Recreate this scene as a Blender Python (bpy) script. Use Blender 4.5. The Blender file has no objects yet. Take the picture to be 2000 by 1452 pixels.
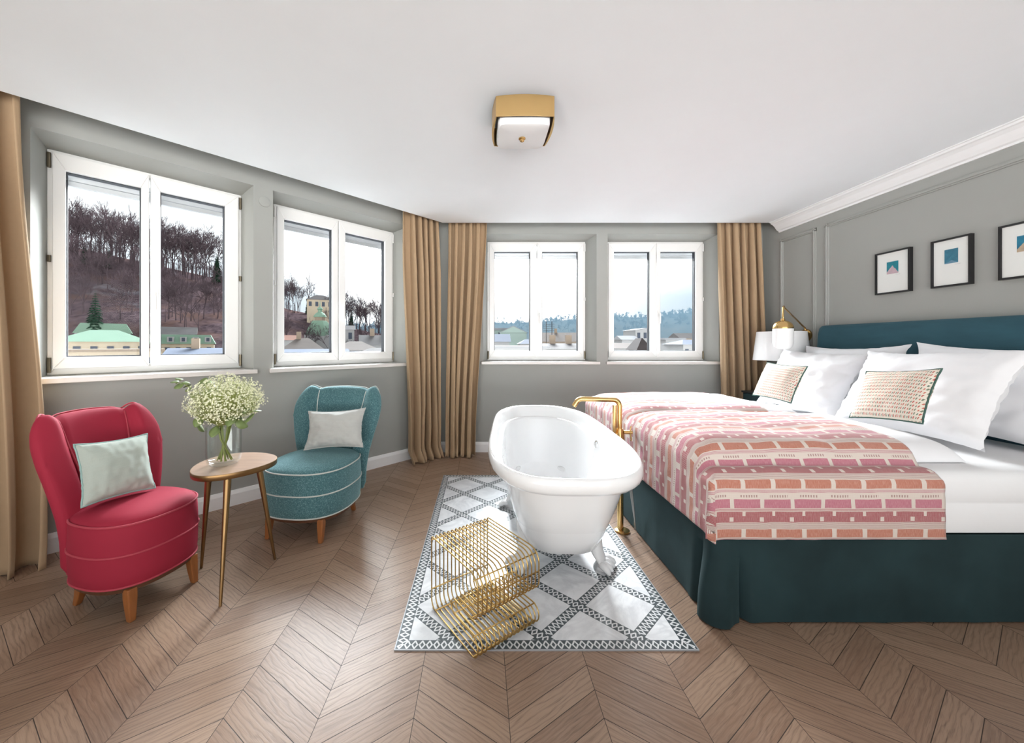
import bpy, math, random
from mathutils import Vector, Matrix, noise as mnoise

S = bpy.context.scene
COL = S.collection
PI = math.pi
random.seed(7)

# ------------------------------------------------------------------ helpers
def lerp(a, b, t): return a + (b - a) * t
def clamp(x, a=0.0, b=1.0): return max(a, min(b, x))
def sstep(a, b, x):
    t = clamp((x - a) / (b - a)); return t * t * (3 - 2 * t)
def nz(x, y, z=0.0): return mnoise.noise(Vector((x, y, z)))
def interp(x, pts):
    if x <= pts[0][0]: return pts[0][1]
    for (x0, y0), (x1, y1) in zip(pts, pts[1:]):
        if x <= x1: return lerp(y0, y1, (x - x0) / (x1 - x0))
    return pts[-1][1]

class MB:
    """collects verts / faces (+ optional uv) and links them as ONE mesh object"""
    def __init__(s): s.v = []; s.f = []; s.uv = {}; s.mi = []; s.cur = 0
    def face(s, idx, uv=None):
        if uv: s.uv[len(s.f)] = uv
        s.f.append(tuple(idx)); s.mi.append(s.cur)
    def quad(s, a, b, c, d):
        n = len(s.v); s.v += [Vector(a), Vector(b), Vector(c), Vector(d)]; s.face((n, n+1, n+2, n+3)); return s
    def hexa(s, p):   # 8 points: bottom 4 ccw, top 4 ccw
        n = len(s.v); s.v += [Vector(q) for q in p]
        for q in ((3,2,1,0),(4,5,6,7),(0,1,5,4),(1,2,6,5),(2,3,7,6),(3,0,4,7)): s.face([n+i for i in q])
        return s
    def box(s, lo, hi, m=None):
        x0,y0,z0 = lo; x1,y1,z1 = hi
        p = [(x0,y0,z0),(x1,y0,z0),(x1,y1,z0),(x0,y1,z0),(x0,y0,z1),(x1,y0,z1),(x1,y1,z1),(x0,y1,z1)]
        if m: p = [m @ Vector(q) for q in p]
        return s.hexa(p)
    def tube(s, pts, r, seg=8, closed=False, caps=True, flat=1.0, up=None):
        pts = [Vector(p) for p in pts]; n = len(pts); base = len(s.v); prev = None
        for i, p in enumerate(pts):
            if closed: t = pts[(i+1) % n] - pts[i-1]
            else: t = pts[min(i+1, n-1)] - pts[max(i-1, 0)]
            if t.length < 1e-9: t = Vector((0,0,1))
            t.normalize()
            if prev is None:
                a = Vector(up) if up else (Vector((0,0,1)) if abs(t.z) < .9 else Vector((1,0,0)))
                nrm = (a - t * a.dot(t)).normalized()
            else:
                nrm = prev - t * prev.dot(t)
                nrm = nrm.normalized() if nrm.length > 1e-6 else t.orthogonal().normalized()
            prev = nrm; b = t.cross(nrm)
            rr = r[i] if isinstance(r, (list, tuple)) else r
            for k in range(seg):
                a = 2*PI*k/seg
                s.v.append(p + nrm*(rr*math.cos(a)*flat) + b*(rr*math.sin(a)))
        m = n if closed else n-1
        for i in range(m):
            j = (i+1) % n
            for k in range(seg):
                k2 = (k+1) % seg
                s.face((base+i*seg+k, base+i*seg+k2, base+j*seg+k2, base+j*seg+k))
        if caps and not closed:
            s.face([base+k for k in reversed(range(seg))]); s.face([base+(n-1)*seg+k for k in range(seg)])
        return s
    def lathe(s, prof, seg=24, c=(0,0,0), sx=1, sy=1, m=None):
        base = len(s.v); c = Vector(c)
        for r, z in prof:
            for k in range(seg):
                a = 2*PI*k/seg
                q = Vector((r*math.cos(a)*sx, r*math.sin(a)*sy, z))
                s.v.append((m @ q if m else q) + c)
        for i in range(len(prof)-1):
            for k in range(seg):
                k2 = (k+1) % seg
                s.face((base+i*seg+k, base+i*seg+k2, base+(i+1)*seg+k2, base+(i+1)*seg+k))
        s.face([base+k for k in reversed(range(seg))]); s.face([base+(len(prof)-1)*seg+k for k in range(seg)])
        return s
    def grid(s, fn, nu, nv, wrap=False, uvfn=None, flip=False):
        base = len(s.v); cols = nu if wrap else nu+1
        for j in range(nv+1):
            for i in range(cols): s.v.append(Vector(fn(i/nu, j/nv)))
        for j in range(nv):
            for i in range(nu):
                i2 = (i+1) % cols if wrap else i+1
                q = (base+j*cols+i, base+j*cols+i2, base+(j+1)*cols+i2, base+(j+1)*cols+i)
                uv = None
                if uvfn: uv = [uvfn(i/nu, j/nv), uvfn((i+1)/nu, j/nv), uvfn((i+1)/nu, (j+1)/nv), uvfn(i/nu, (j+1)/nv)]
                if flip: q = q[::-1]; uv = uv[::-1] if uv else None
                s.face(q, uv)
        return s
    def rings(s, rings, cap0=True, cap1=True):
        base = len(s.v); n = len(rings[0])
        for r in rings: s.v += [Vector(p) for p in r]
        for i in range(len(rings)-1):
            for k in range(n):
                k2 = (k+1) % n
                s.face((base+i*n+k, base+i*n+k2, base+(i+1)*n+k2, base+(i+1)*n+k))
        if cap0: s.face([base+k for k in reversed(range(n))])
        if cap1: s.face([base+(len(rings)-1)*n+k for k in range(n)])
        return s
    def prism(s, outline, z0, z1):
        return s.rings([[(x, y, z0) for x, y in outline], [(x, y, z1) for x, y in outline]])
    def build(s, name, mat, parent=None, smooth=False, bevel=0, subsurf=0, solid=0, sharp=None, origin=None):
        me = bpy.data.meshes.new(name)
        off = Vector(origin) if origin else Vector((0,0,0))
        me.from_pydata([v - off for v in s.v], [], s.f)
        mats = mat if isinstance(mat, (list, tuple)) else [mat]
        for m in mats: me.materials.append(m)
        if len(mats) > 1:
            for p, i in zip(me.polygons, s.mi): p.material_index = i
        if s.uv:
            ul = me.uv_layers.new(name='UVMap')
            for p in me.polygons:
                uv = s.uv.get(p.index)
                if uv:
                    for li, c in zip(p.loop_indices, uv): ul.data[li].uv = c
        me.validate(); me.update()
        if smooth:
            for p in me.polygons: p.use_smooth = True
            if sharp is not None:
                try: me.set_sharp_from_angle(angle=math.radians(sharp))
                except Exception: pass
        o = bpy.data.objects.new(name, me); COL.objects.link(o)
        o.location = off
        if parent: attach(o, parent)
        if bevel:
            b = o.modifiers.new('Bevel', 'BEVEL'); b.width = bevel; b.segments = 2; b.limit_method = 'ANGLE'; b.angle_limit = math.radians(40)
        if solid:
            d = o.modifiers.new('Solid', 'SOLIDIFY'); d.thickness = solid; d.offset = 0
        if subsurf:
            u = o.modifiers.new('Sub', 'SUBSURF'); u.levels = subsurf; u.render_levels = subsurf
        return o

WORLD = {}
def wmat(o): return WORLD.get(o.name, Matrix.Identity(4))
def attach(o, parent):
    o.parent = parent; o.matrix_parent_inverse = wmat(parent).inverted()
def tag(o, label, cat, group=None, kind=None):
    o['label'] = label; o['category'] = cat
    if group: o['group'] = group
    if kind: o['kind'] = kind
    return o
def thing(name, label, cat, loc=(0,0,0), rz=0.0, group=None):
    o = bpy.data.objects.new(name, None); COL.objects.link(o)
    o.empty_display_size = .1
    o.location = loc; o.rotation_euler = (0, 0, rz)
    WORLD[o.name] = Matrix.Translation(loc) @ Matrix.Rotation(rz, 4, 'Z')
    return tag(o, label, cat, group)
def local_thing(name, label, cat, group=None): return thing(name, label, cat, (0,0,0), 0, group)
def place(root, loc, rz=0.0, sc=1.0):
    root.location = loc; root.rotation_euler = (0, 0, rz); root.scale = (sc, sc, sc)
def struct(o): o['kind'] = 'structure'; return o
def copy_tree(root, label=None, group=None):
    r = root.copy(); COL.objects.link(r)
    if label: r['label'] = label
    if group: r['group'] = group
    for ch in list(root.children):
        c = ch.copy(); COL.objects.link(c); c.parent = r
        for g in ch.children:
            d = g.copy(); COL.objects.link(d); d.parent = c
    return r

# ------------------------------------------------------------------ node expression helper
class E:
    def __init__(s, nt, sock): s.nt = nt; s.k = sock
    def _m(s, op, *a):
        n = s.nt.nodes.new('ShaderNodeMath'); n.operation = op
        for i, x in enumerate((s,) + a):
            if isinstance(x, E): s.nt.links.new(x.k, n.inputs[i])
            else: n.inputs[i].default_value = float(x)
        return E(s.nt, n.outputs[0])
    def __add__(s, o): return s._m('ADD', o)
    __radd__ = __add__
    def __sub__(s, o): return s._m('SUBTRACT', o)
    def __rsub__(s, o): return (s * -1.0) + o
    def __mul__(s, o): return s._m('MULTIPLY', o)
    __rmul__ = __mul__
    def __truediv__(s, o): return s._m('DIVIDE', o)
    def floor(s): return s._m('FLOOR')
    def fract(s): return s._m('FRACT')
    def abs(s): return s._m('ABSOLUTE')
    def lt(s, o): return s._m('LESS_THAN', o)
    def gt(s, o): return s._m('GREATER_THAN', o)
    def min(s, o): return s._m('MINIMUM', o)
    def max(s, o): return s._m('MAXIMUM', o)
    def pow(s, o): return s._m('POWER', o)
    def band(s, a, b): return s.gt(a) * s.lt(b)

class NT:
    def __init__(s, name):
        s.mat = bpy.data.materials.new(name); s.mat.use_nodes = True
        s.nt = s.mat.node_tree; s.b = s.nt.nodes['Principled BSDF']; s.out = s.nt.nodes['Material Output']
    def n(s, t, **kw):
        x = s.nt.nodes.new(t)
        for k, v in kw.items(): setattr(x, k, v)
        return x
    def link(s, a, b): s.nt.links.new(a.k if isinstance(a, E) else a, b)
    def coords(s, kind='Object'):
        t = s.n('ShaderNodeTexCoord'); sep = s.n('ShaderNodeSeparateXYZ')
        s.link(t.outputs[kind], sep.inputs[0]); s.vec = t.outputs[kind]
        return [E(s.nt, sep.outputs[i]) for i in range(3)]
    def xyz(s, x, y, z=0.0):
        c = s.n('ShaderNodeCombineXYZ')
        for i, q in enumerate((x, y, z)):
            if isinstance(q, E): s.link(q, c.inputs[i])
            else: c.inputs[i].default_value = q
        return c.outputs[0]
    def noise(s, vec, scale=5, detail=3, rough=.5, dist=0):
        n = s.n('ShaderNodeTexNoise'); n.inputs['Scale'].default_value = scale; n.inputs['Detail'].default_value = detail
        n.inputs['Roughness'].default_value = rough; n.inputs['Distortion'].default_value = dist
        if vec is not None: s.link(vec, n.inputs['Vector'])
        return E(s.nt, n.outputs[0])
    def white(s, vec):
        n = s.n('ShaderNodeTexWhiteNoise'); s.link(vec, n.inputs['Vector']); return E(s.nt, n.outputs['Value'])
    def mix(s, f, a, b):
        n = s.n('ShaderNodeMix', data_type='RGBA')
        if isinstance(f, E): s.link(f, n.inputs[0])
        else: n.inputs[0].default_value = f
        for i, c in ((6, a), (7, b)):
            if isinstance(c, (tuple, list)): n.inputs[i].default_value = (*c[:3], 1)
            else: s.link(c, n.inputs[i])
        return n.outputs[2]
    def ramp(s, f, stops):
        r = s.n('ShaderNodeValToRGB'); s.link(f, r.inputs[0]); el = r.color_ramp.elements
        while len(el) < len(stops): el.new(.5)
        for e, (p, c) in zip(el, stops): e.position = p; e.color = (*c, 1)
        return r.outputs[0]
    def bump(s, h, strength=.2, dist=.01):
        b = s.n('ShaderNodeBump'); b.inputs['Strength'].default_value = strength; b.inputs['Distance'].default_value = dist
        s.link(h, b.inputs['Height']); s.link(b.outputs[0], s.b.inputs['Normal'])
    def base(s, c):
        if isinstance(c, (tuple, list)): s.b.inputs['Base Color'].default_value = (*c[:3], 1)
        else: s.link(c, s.b.inputs['Base Color'])
    def set(s, **kw):
        for k, v in kw.items(): s.b.inputs[k.replace('_', ' ')].default_value = v

def srgb(r, g, b):
    f = lambda c: (c/255/12.92) if c/255 <= .04045 else ((c/255+.055)/1.055)**2.4
    return (f(r), f(g), f(b))

def simple(name, col, rough=.5, metal=0.0, var=.06, scale=8, bump=0, bscale=60, sheen=0, spec=.5, coat=0, trans=0, sheen_tint=None, stretch=None):
    m = NT(name); m.coords()
    v = m.vec
    if stretch:
        mp = m.n('ShaderNodeMapping'); m.link(m.vec, mp.inputs[0]); mp.inputs['Scale'].default_value = stretch; v = mp.outputs[0]
    if var:
        n = m.noise(v, scale, 3)
        m.base(m.mix(n, [c*(1-var) for c in col], [min(1, c*(1+var)) for c in col]))
    else: m.base(col)
    m.set(Roughness=rough, Metallic=metal)
    m.b.inputs['Specular IOR Level'].default_value = spec
    if sheen:
        m.b.inputs['Sheen Weight'].default_value = sheen; m.b.inputs['Sheen Roughness'].default_value = .4
        if sheen_tint: m.b.inputs['Sheen Tint'].default_value = (*sheen_tint, 1)
    if coat: m.b.inputs['Coat Weight'].default_value = coat; m.b.inputs['Coat Roughness'].default_value = .05
    if bump: m.bump(m.noise(v, bscale, 2), bump, .004)
    return m.mat

def glassy(name, tint=(1,1,1), refl=.06, fres=False):
    m = NT(name); nt = m.nt
    t = m.n('ShaderNodeBsdfTransparent'); t.inputs[0].default_value = (*tint, 1)
    g = m.n('ShaderNodeBsdfGlossy'); g.inputs['Roughness'].default_value = .02
    mx = m.n('ShaderNodeMixShader')
    if fres:
        f = m.n('ShaderNodeLayerWeight'); f.inputs[0].default_value = .35
        e = E(nt, f.outputs['Facing']).pow(2.5) * .55 + refl
        m.link(e, mx.inputs[0])
    else: mx.inputs[0].default_value = refl
    m.link(t.outputs[0], mx.inputs[1]); m.link(g.outputs[0], mx.inputs[2]); m.link(mx.outputs[0], m.out.inputs[0])
    nt.nodes.remove(m.b)
    return m.mat

# ------------------------------------------------------------------ materials
M = {}
M['ceiling'] = simple('ceiling_paint', (.92,.95,.975), .9, var=.01, bump=.05, bscale=200)
M['wall'] = simple('sage_grey_paint', (.345,.352,.330), .75, var=.015, bump=.05, bscale=250)
M['trimgrey'] = simple('sage_grey_moulding', (.345,.352,.330), .6, var=.01)
M['white_trim'] = simple('white_gloss_trim', (.86,.86,.86), .4, var=.01)
M['pvc'] = simple('white_window_plastic', (.86,.86,.85), .3, var=.01)
M['gasket'] = simple('black_rubber_gasket', (.03,.035,.045), .5)
M['alu'] = simple('grey_shutter_slats', (.42,.43,.45), .4, metal=.3)
M['hinge'] = simple('weathered_hinge_metal', (.20,.17,.12), .4, metal=.8)
M['marble_sill'] = simple('pale_marble_sill', (.74,.71,.68), .25, var=.08, scale=5)
M['pane'] = glassy('window_glass', (.985,.99,.985), .004)
M['vase'] = glassy('vase_glass', (.97,.985,.98), .05, True)
M['brass'] = simple('brushed_brass', (.69,.455,.185), .24, metal=1, var=.08, scale=12)
M['brass_rack'] = simple('gilded_wire', (.63,.43,.16), .28, metal=1, var=.05)
M['brass_dull'] = simple('aged_brass', (.66,.44,.19), .36, metal=1, var=.15, scale=4)
M['bronze'] = simple('dark_bronze', (.27,.165,.075), .36, metal=1, var=.2, scale=10)
M['chrome'] = simple('chrome', (.8,.8,.8), .08, metal=1, var=0)
M['enamel'] = simple('white_enamel', (.88,.885,.89), .09, var=0, coat=.4)
M['enamel_foot'] = simple('white_cast_iron', (.80,.80,.80), .25, var=.03)
M['opal'] = simple('opal_glass', (.84,.84,.84), .45, var=0)
M['shade'] = simple('white_lamp_shade', (.82,.82,.82), .8, var=.01)
M['black'] = simple('black_lacquer', (.012,.012,.013), .35)
M['mat_board'] = simple('white_mount_board', (.82,.82,.81), .7, var=.01)
M['ink'] = simple('pencil_grey', (.25,.25,.27), .8)
M['red_velvet'] = simple('crimson_velvet', (.31,.020,.042), .75, spec=.2, sheen=.08, sheen_tint=(1,.25,.36), var=.12, scale=4, bump=.05, bscale=300)
M['red_pipe'] = simple('crimson_piping', (.40,.04,.065), .7, sheen=.3, sheen_tint=(1,.4,.45))
M['teal_fabric'] = None
M['cream_pipe'] = simple('pale_grey_piping', (.50,.53,.50), .8)
M['walnut'] = simple('honey_wood_legs', (.30,.105,.03), .35, var=.35, scale=6, stretch=(8,8,1))
M['dark_rim'] = simple('dark_wood_rim', (.09,.035,.016), .4)
M['white_linen'] = simple('white_bed_linen', (.78,.78,.80), .9, var=.01, bump=.25, bscale=25, sheen=.1)
M['white_sheet'] = simple('white_cotton_sheet', (.80,.80,.81), .9, var=.01, bump=.3, bscale=14)
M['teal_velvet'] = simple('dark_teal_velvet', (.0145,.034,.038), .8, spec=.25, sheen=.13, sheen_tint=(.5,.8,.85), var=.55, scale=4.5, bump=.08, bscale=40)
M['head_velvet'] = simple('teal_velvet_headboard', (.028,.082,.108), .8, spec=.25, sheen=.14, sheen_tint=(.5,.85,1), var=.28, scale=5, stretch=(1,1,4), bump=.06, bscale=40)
M['curtain'] = simple('tan_curtain_cloth', (.40,.275,.165), .85, var=.05, scale=30, sheen=.25, sheen_tint=(1,.85,.65), bump=.1, bscale=300)
M['stem'] = simple('green_stem', (.20,.25,.05), .5, var=.25, scale=60)
M['leaf'] = simple('eucalyptus_leaf', (.16,.22,.075), .5, var=.35, scale=25)
M['blossom'] = simple('cream_blossom', (.83,.82,.64), .8, var=.22, scale=70)
M['sprig'] = simple('fine_green_stalk', (.33,.37,.12), .6)
M['cable'] = simple('grey_hose', (.35,.35,.34), .35, metal=.5)
M['table_wood'] = simple('walnut_table_top', (.33,.22,.16), .25, var=.18, scale=4, stretch=(2,12,2))

# teal tweed
m = NT('teal_tweed'); m.coords()
n1 = m.noise(m.vec, 160, 2, .6); n2 = m.noise(m.vec, 5, 3)
m.base(m.mix(n2, m.ramp(n1, [(.3, (.030,.095,.108)), (.52, (.060,.155,.170)), (.72, (.19,.32,.33))]), m.ramp(n1, [(.3, (.024,.075,.088)), (.56, (.055,.14,.155)), (.76, (.15,.26,.27))])))
m.set(Roughness=.9); m.b.inputs['Sheen Weight'].default_value = .45; m.b.inputs['Sheen Tint'].default_value = (.6,.95,1,1)
m.bump(n1, .4, .003); M['teal_fabric'] = m.mat

# linen cushions
def linen(name, col):
    m = NT(name); x, y, z = m.coords()
    w = m.noise(m.xyz(x*3, y*3, z*260), 4, 2) * .5 + m.noise(m.xyz(x*260, y*260, z*3), 4, 2) * .5
    m.base(m.mix(w, [c*.80 for c in col], [min(1, c*1.15) for c in col])); m.set(Roughness=.95); m.bump(w, .2, .002)
    return m.mat
M['linen_green'] = linen('pale_green_linen', (.41,.455,.41))
M['linen_grey'] = linen('pale_grey_linen', (.47,.475,.455))
M['green_pipe'] = simple('sea_green_piping', (.27,.40,.38), .8)

# oak chevron floor
m = NT('oak_chevron_parquet'); x, y, z = m.coords()
a = ((x + .52) / .61 + .5).fract() - .5
t = a.abs() * .61
w = (y - 1.178 - t * .65) / .0975
pid = w.floor(); fw = w.fract(); strip = ((x + .52) / .305).floor()
rnd = m.white(m.xyz(pid, strip, 0.0)); rnd2 = m.white(m.xyz(pid, strip, 5.0))
gap = (fw.min(1.0 - fw) * .0818).lt(.0011).max(t.min(.305 - t).lt(.0010))
along = t * 1.19 + y * .35; across = fw * .0818
gv = m.xyz(along * 1.6 + rnd * 37.0, across * 16.0 + rnd2 * 19.0, rnd * 11.0)
g1 = m.noise(gv, 3.0, 4, .6, 1.2)
g2 = m.noise(m.xyz(along * 4.0 + rnd2 * 31.0, across * 150.0, rnd * 7.0), 3.0, 3, .6, .3)
wv = m.n('ShaderNodeTexWave'); m.link(m.xyz(along * 1.5 + rnd * 9.0, across * 6.0 + rnd2 * 5.0, rnd * 3.0), wv.inputs['Vector'])
wv.inputs['Scale'].default_value = 3.4; wv.inputs['Distortion'].default_value = 9.0; wv.inputs['Detail'].default_value = 2.0; wv.inputs['Detail Scale'].default_value = 1.2
wv.bands_direction = 'Y'
ring = E(m.nt, wv.outputs['Fac']).pow(3.0)
c0 = m.mix(rnd, (.245,.150,.098), (.365,.245,.170))
c1 = m.mix((g1 - .35) * 1.6, c0, (.38,.26,.185))
c2 = m.mix((((g2 - .5) * 2.6).max(0.0) * (g1 * 1.4) + ring * (g1 * .62)).min(.85), c1, (.105,.062,.042))
c3 = m.mix(gap, c2, (.035,.022,.016))
m.base(c3)
m.link(g1 * .12 + .30 + gap * .3, m.b.inputs['Roughness'])
m.bump(g2 * -.15 - gap * 2.0 - ring * .12, .25, .002)
M['floor'] = m.mat

# mosaic inlay (object origin = front left corner), W x L
RW, RL = 1.184, 1.907
BW = .045
m = NT('mosaic_marble_inlay'); x, y, z = m.coords()
def chain(m, u, v, cell, width):   # u along, v across centred; returns dark mask
    fu = ((u / cell).fract() - .5).abs() * 2.0
    fv = v.abs() / (width * .5)
    d = fu + fv * .92
    dark = d.lt(.50).max(d.gt(1.00))
    return dark.max(fv.gt(.88))
ix0, ix1 = BW, RW - BW; iy0, iy1 = BW, RL - BW
dxl = x; dxr = RW - x; dyl = y; dyr = RL - y
dside = dxl.min(dxr); dend = dyl.min(dyr)
inb_side = dside.lt(BW) * dside.lt(dend); inb_end = dend.lt(BW) * (1.0 - inb_side)
CELL = .0290
dark_side = chain(m, y, dside - BW*.5, CELL, BW); dark_end = chain(m, x, dend - BW*.5, CELL, BW)
# lattice of two diagonal families
SX, SY = .384, .3606
nx = (x - .5863) / SX; ny = (y - .0602) / SY
p = nx + ny; q = nx - ny
LW = .046
ln = math.sqrt((1/SX)**2 + (1/SY)**2)
pd = ((p + .5).fract() - .5) / ln; qd = ((q + .5).fract() - .5) / ln
lens = SX*SY*ln/2   # length of one lattice side
inp = pd.abs().lt(LW*.5); inq = qd.abs().lt(LW*.5)
darkp = chain(m, q * (lens), pd, lens/10, LW); darkq = chain(m, p * (lens), qd, lens/10, LW)
marb = m.noise(m.vec, 4, 6, .6, 1.5); vein = ((marb - .5).abs() * 9.0).min(1.0)
tone = m.white(m.xyz((p + .0).floor(), (q + .0).floor(), 3.0))
field = m.mix(m.noise(m.vec, 7, 4), m.mix(vein, (.52,.53,.55), (.84,.85,.86)), (.80,.81,.82))
field = m.mix(tone * .35, field, (.62,.63,.64))
DK, LT = (.045,.062,.070), (.70,.71,.715)
lat = m.mix(inq * (1.0 - inp), m.mix(darkp, LT, DK), m.mix(darkq, LT, DK))
c = m.mix(inp.max(inq), field, lat)
c = m.mix(inb_end, c, m.mix(dark_end, LT, DK)); c = m.mix(inb_side, c, m.mix(dark_side, LT, DK))
m.base(c); m.set(Roughness=.32); M['inlay'] = m.mat

# woven throw, UV in metres (u along the bed length, v across)
m = NT('woven_pink_throw'); u, v, z = m.coords('UV')
P = .205
vv = v + m.noise(m.xyz(u * 3.0, v * 2.0, 0.0), 2, 1) * .006
tt = (vv / P).fract(); row = (vv / P).floor()
def blocks(off, gap): return ((u / .128 + off).fract()).lt(1 - gap)
fine = (vv / .0042).fract().lt(.5); finu = (u / .0046).fract().lt(.55)
CR, OR, PK, WH, TN = (.31,.035,.055), (.47,.185,.125), (.46,.165,.215), (.66,.59,.53), (.36,.23,.21)
wv_ = m.noise(m.xyz(u * 300.0, v * 40.0, 0.0), 1.5, 1)
c = WH
b_or = tt.band(.00, .17) * blocks(.0, .15); c = m.mix(b_or, c, m.mix(wv_, [k*.85 for k in OR], [k*1.15 for k in OR]))
b_ln = tt.band(.18, .31) * fine; c = m.mix(b_ln, c, TN)
b_cr = tt.band(.31, .53); sq1 = tt.band(.33, .42) * ((u / .128 + .55).fract()).lt(.13); sq2 = tt.band(.44, .53) * ((u / .128 + .12).fract()).lt(.10)
c = m.mix(b_cr * (1.0 - sq1.max(sq2)), c, m.mix(finu * .22 + fine * .10, CR, WH))
b_l2 = tt.band(.54, .59) * fine; c = m.mix(b_l2, c, CR)
b_pk = tt.band(.60, .78) * blocks(.38, .13); c = m.mix(b_pk, c, m.mix(wv_, [k*.9 for k in PK], [k*1.12 for k in PK]))
dot = tt.band(.82, .87) * ((u / .011).fract()).lt(.5) * blocks(.20, .4); c = m.mix(dot, c, TN)
b_l3 = tt.band(.91, .985) * fine; c = m.mix(b_l3, c, PK)
c = m.mix(((wv_ - .42) * 2.0).max(0.0).min(1.0) * .30, c, WH); c = m.mix(fine * finu * .16, c, CR)
m.base(c); m.set(Roughness=.9); m.b.inputs['Sheen Weight'].default_value = .2
m.bump(wv_ + fine * .3, .25, .002); M['throw'] = m.mat

# patterned scatter cushions (object coords y,z)
m = NT('dash_print_cotton'); x, y, z = m.coords()
CW, CH = .0165, .0195
r_ = (z / CH).floor(); uu = y / CW + m.white(m.xyz(r_, 2.0, 0.0)); ci = uu.floor()
fu = uu.fract() - .5; fv = (z / CH).fract() - .5
k1 = (fu + fv * .35 + .2).abs().lt(.11) * fv.abs().lt(.30); k2 = (fu + fv * .35 - .2).abs().lt(.10) * (fv + .08).abs().lt(.24)
rr = m.white(m.xyz(ci, r_, 0.0))
c = m.mix(k1, (.70,.64,.55), m.mix(rr.gt(.5), (.45,.09,.07), (.16,.19,.13)))
c = m.mix(k2, c, m.mix(rr.gt(.35), (.10,.16,.12), (.5,.13,.09)))
m.base(c); m.set(Roughness=.9); M['dash'] = m.mat
M['pillow_pipe'] = simple('dark_green_piping', (.05,.11,.09), .8)

def print_mat(name, bg1, bg2, fig, fc):
    m = NT(name); x, y, z = m.coords()
    n = m.noise(m.vec, 40, 4, .6)
    bgc = m.mix(n, bg1, bg2)
    f = (y.abs() * 1.0 + (z + fig[1]) * fig[0] + (n - .5) * .03).lt(fig[2])
    m.base(m.mix(f * .9, bgc, m.mix(n, fc, [k*.6 for k in fc]))); m.set(Roughness=.5); return m.mat

# ------------------------------------------------------------------ room frame
H, CZ = 1.2, 2.47
KC = Vector((-.495, 4.095, 0))             # corner of the angled wall and the back wall
SQ = math.sqrt(.5)
class Fr:
    def __init__(s, d, n): s.d = Vector(d); s.n = Vector(n)
    def P(s, a, n, z): return KC + s.d * a + s.n * n + Vector((0, 0, z))
FL = Fr((-SQ, -SQ, 0), (-SQ, SQ, 0))       # angled wall: a = distance from the corner, n = outward
FB = Fr((1, 0, 0), (0, 1, 0))              # back wall
WT = 2.70
XR = 3.13
LEFTLEN = 3.55
PW = FL.P(LEFTLEN, 0, 0)
YR = -2.6

# windows: frame a0<a1 (distance from corner), mullion, glass intervals
WIN = [
 dict(n='window_1', fr=FL, a0=1.815, a1=2.825, am=2.360, g=((1.925,2.305),(2.405,2.748)), rev=(.04,.045)),
 dict(n='window_2', fr=FL, a0=.425, a1=1.580, am=1.028, g=((.532,.960),(1.085,1.502)), rev=(.06,.06)),
 dict(n='window_3', fr=FB, a0=.572, a1=1.712, am=1.145, g=((.650,1.068),(1.207,1.625)), rev=(.05,.07)),
 dict(n='window_4', fr=FB, a0=1.955, a1=3.085, am=2.532, g=((2.040,2.458),(2.578,2.990)), rev=(.05,.055)),
]
FZ0, FZ1, GZ0, GZ1, HEAD, DN = 1.01, 2.388, 1.118, 2.272, 2.422, .20

def wall_with_holes(name, fr, L, wins, ext0=0.0):
    b = MB(); OUT = .36
    hs = sorted([(w['a0'] - w['rev'][0], w['a1'] + w['rev'][1], w) for w in wins], key=lambda h: h[0])
    def sheet(n, holes, z0h, z1h, L0, L1):
        cur = L0
        for a0, a1 in holes:
            b.quad(fr.P(cur, n, 0), fr.P(a0, n, 0), fr.P(a0, n, WT), fr.P(cur, n, WT))
            b.quad(fr.P(a0, n, 0), fr.P(a1, n, 0), fr.P(a1, n, z0h), fr.P(a0, n, z0h))
            b.quad(fr.P(a0, n, z1h), fr.P(a1, n, z1h), fr.P(a1, n, WT), fr.P(a0, n, WT))
            cur = a1
        b.quad(fr.P(cur, n, 0), fr.P(L1, n, 0), fr.P(L1, n, WT), fr.P(cur, n, WT))
    sheet(0, [(h[0], h[1]) for h in hs], FZ0 - .02, HEAD, ext0, L)
    sheet(OUT, [(h[2]['a0'], h[2]['a1']) for h in hs], FZ0, FZ1, ext0 - .2, L + .2)
    for a0, a1, w in hs:
        f0, f1 = w['a0'], w['a1']
        i = [fr.P(a0,0,FZ0-.02), fr.P(a1,0,FZ0-.02), fr.P(a1,0,HEAD), fr.P(a0,0,HEAD)]
        o = [fr.P(f0,DN,FZ0), fr.P(f1,DN,FZ0), fr.P(f1,DN,FZ1), fr.P(f0,DN,FZ1)]
        e = [fr.P(f0,OUT,FZ0), fr.P(f1,OUT,FZ0), fr.P(f1,OUT,FZ1), fr.P(f0,OUT,FZ1)]
        for k in range(4):
            b.quad(i[k], i[(k+1)%4], o[(k+1)%4], o[k]); b.quad(o[k], o[(k+1)%4], e[(k+1)%4], e[k])
    return struct(b.build(name, M['wall']))

wall_with_holes('wall_left', FL, LEFTLEN, WIN[:2])
wall_with_holes('wall_back', FB, XR - KC.x, WIN[2:])
b = MB(); b.box((XR, YR, 0), (XR + .15, KC.y + .36, WT)); struct(b.build('wall_right', M['wall']))
b = MB(); b.box((PW.x - .15, YR, 0), (PW.x, PW.y, WT)); struct(b.build('wall_side', M['wall']))

# floor
out = [(PW.x - .1, YR), (XR + .1, YR), (XR + .1, KC.y + .3), (KC.x - .12, KC.y + .3), (PW.x - .1, PW.y + .1)]
b = MB(); b.prism(out, -.12, 0); struct(b.build('floor', M['floor']))
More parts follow.
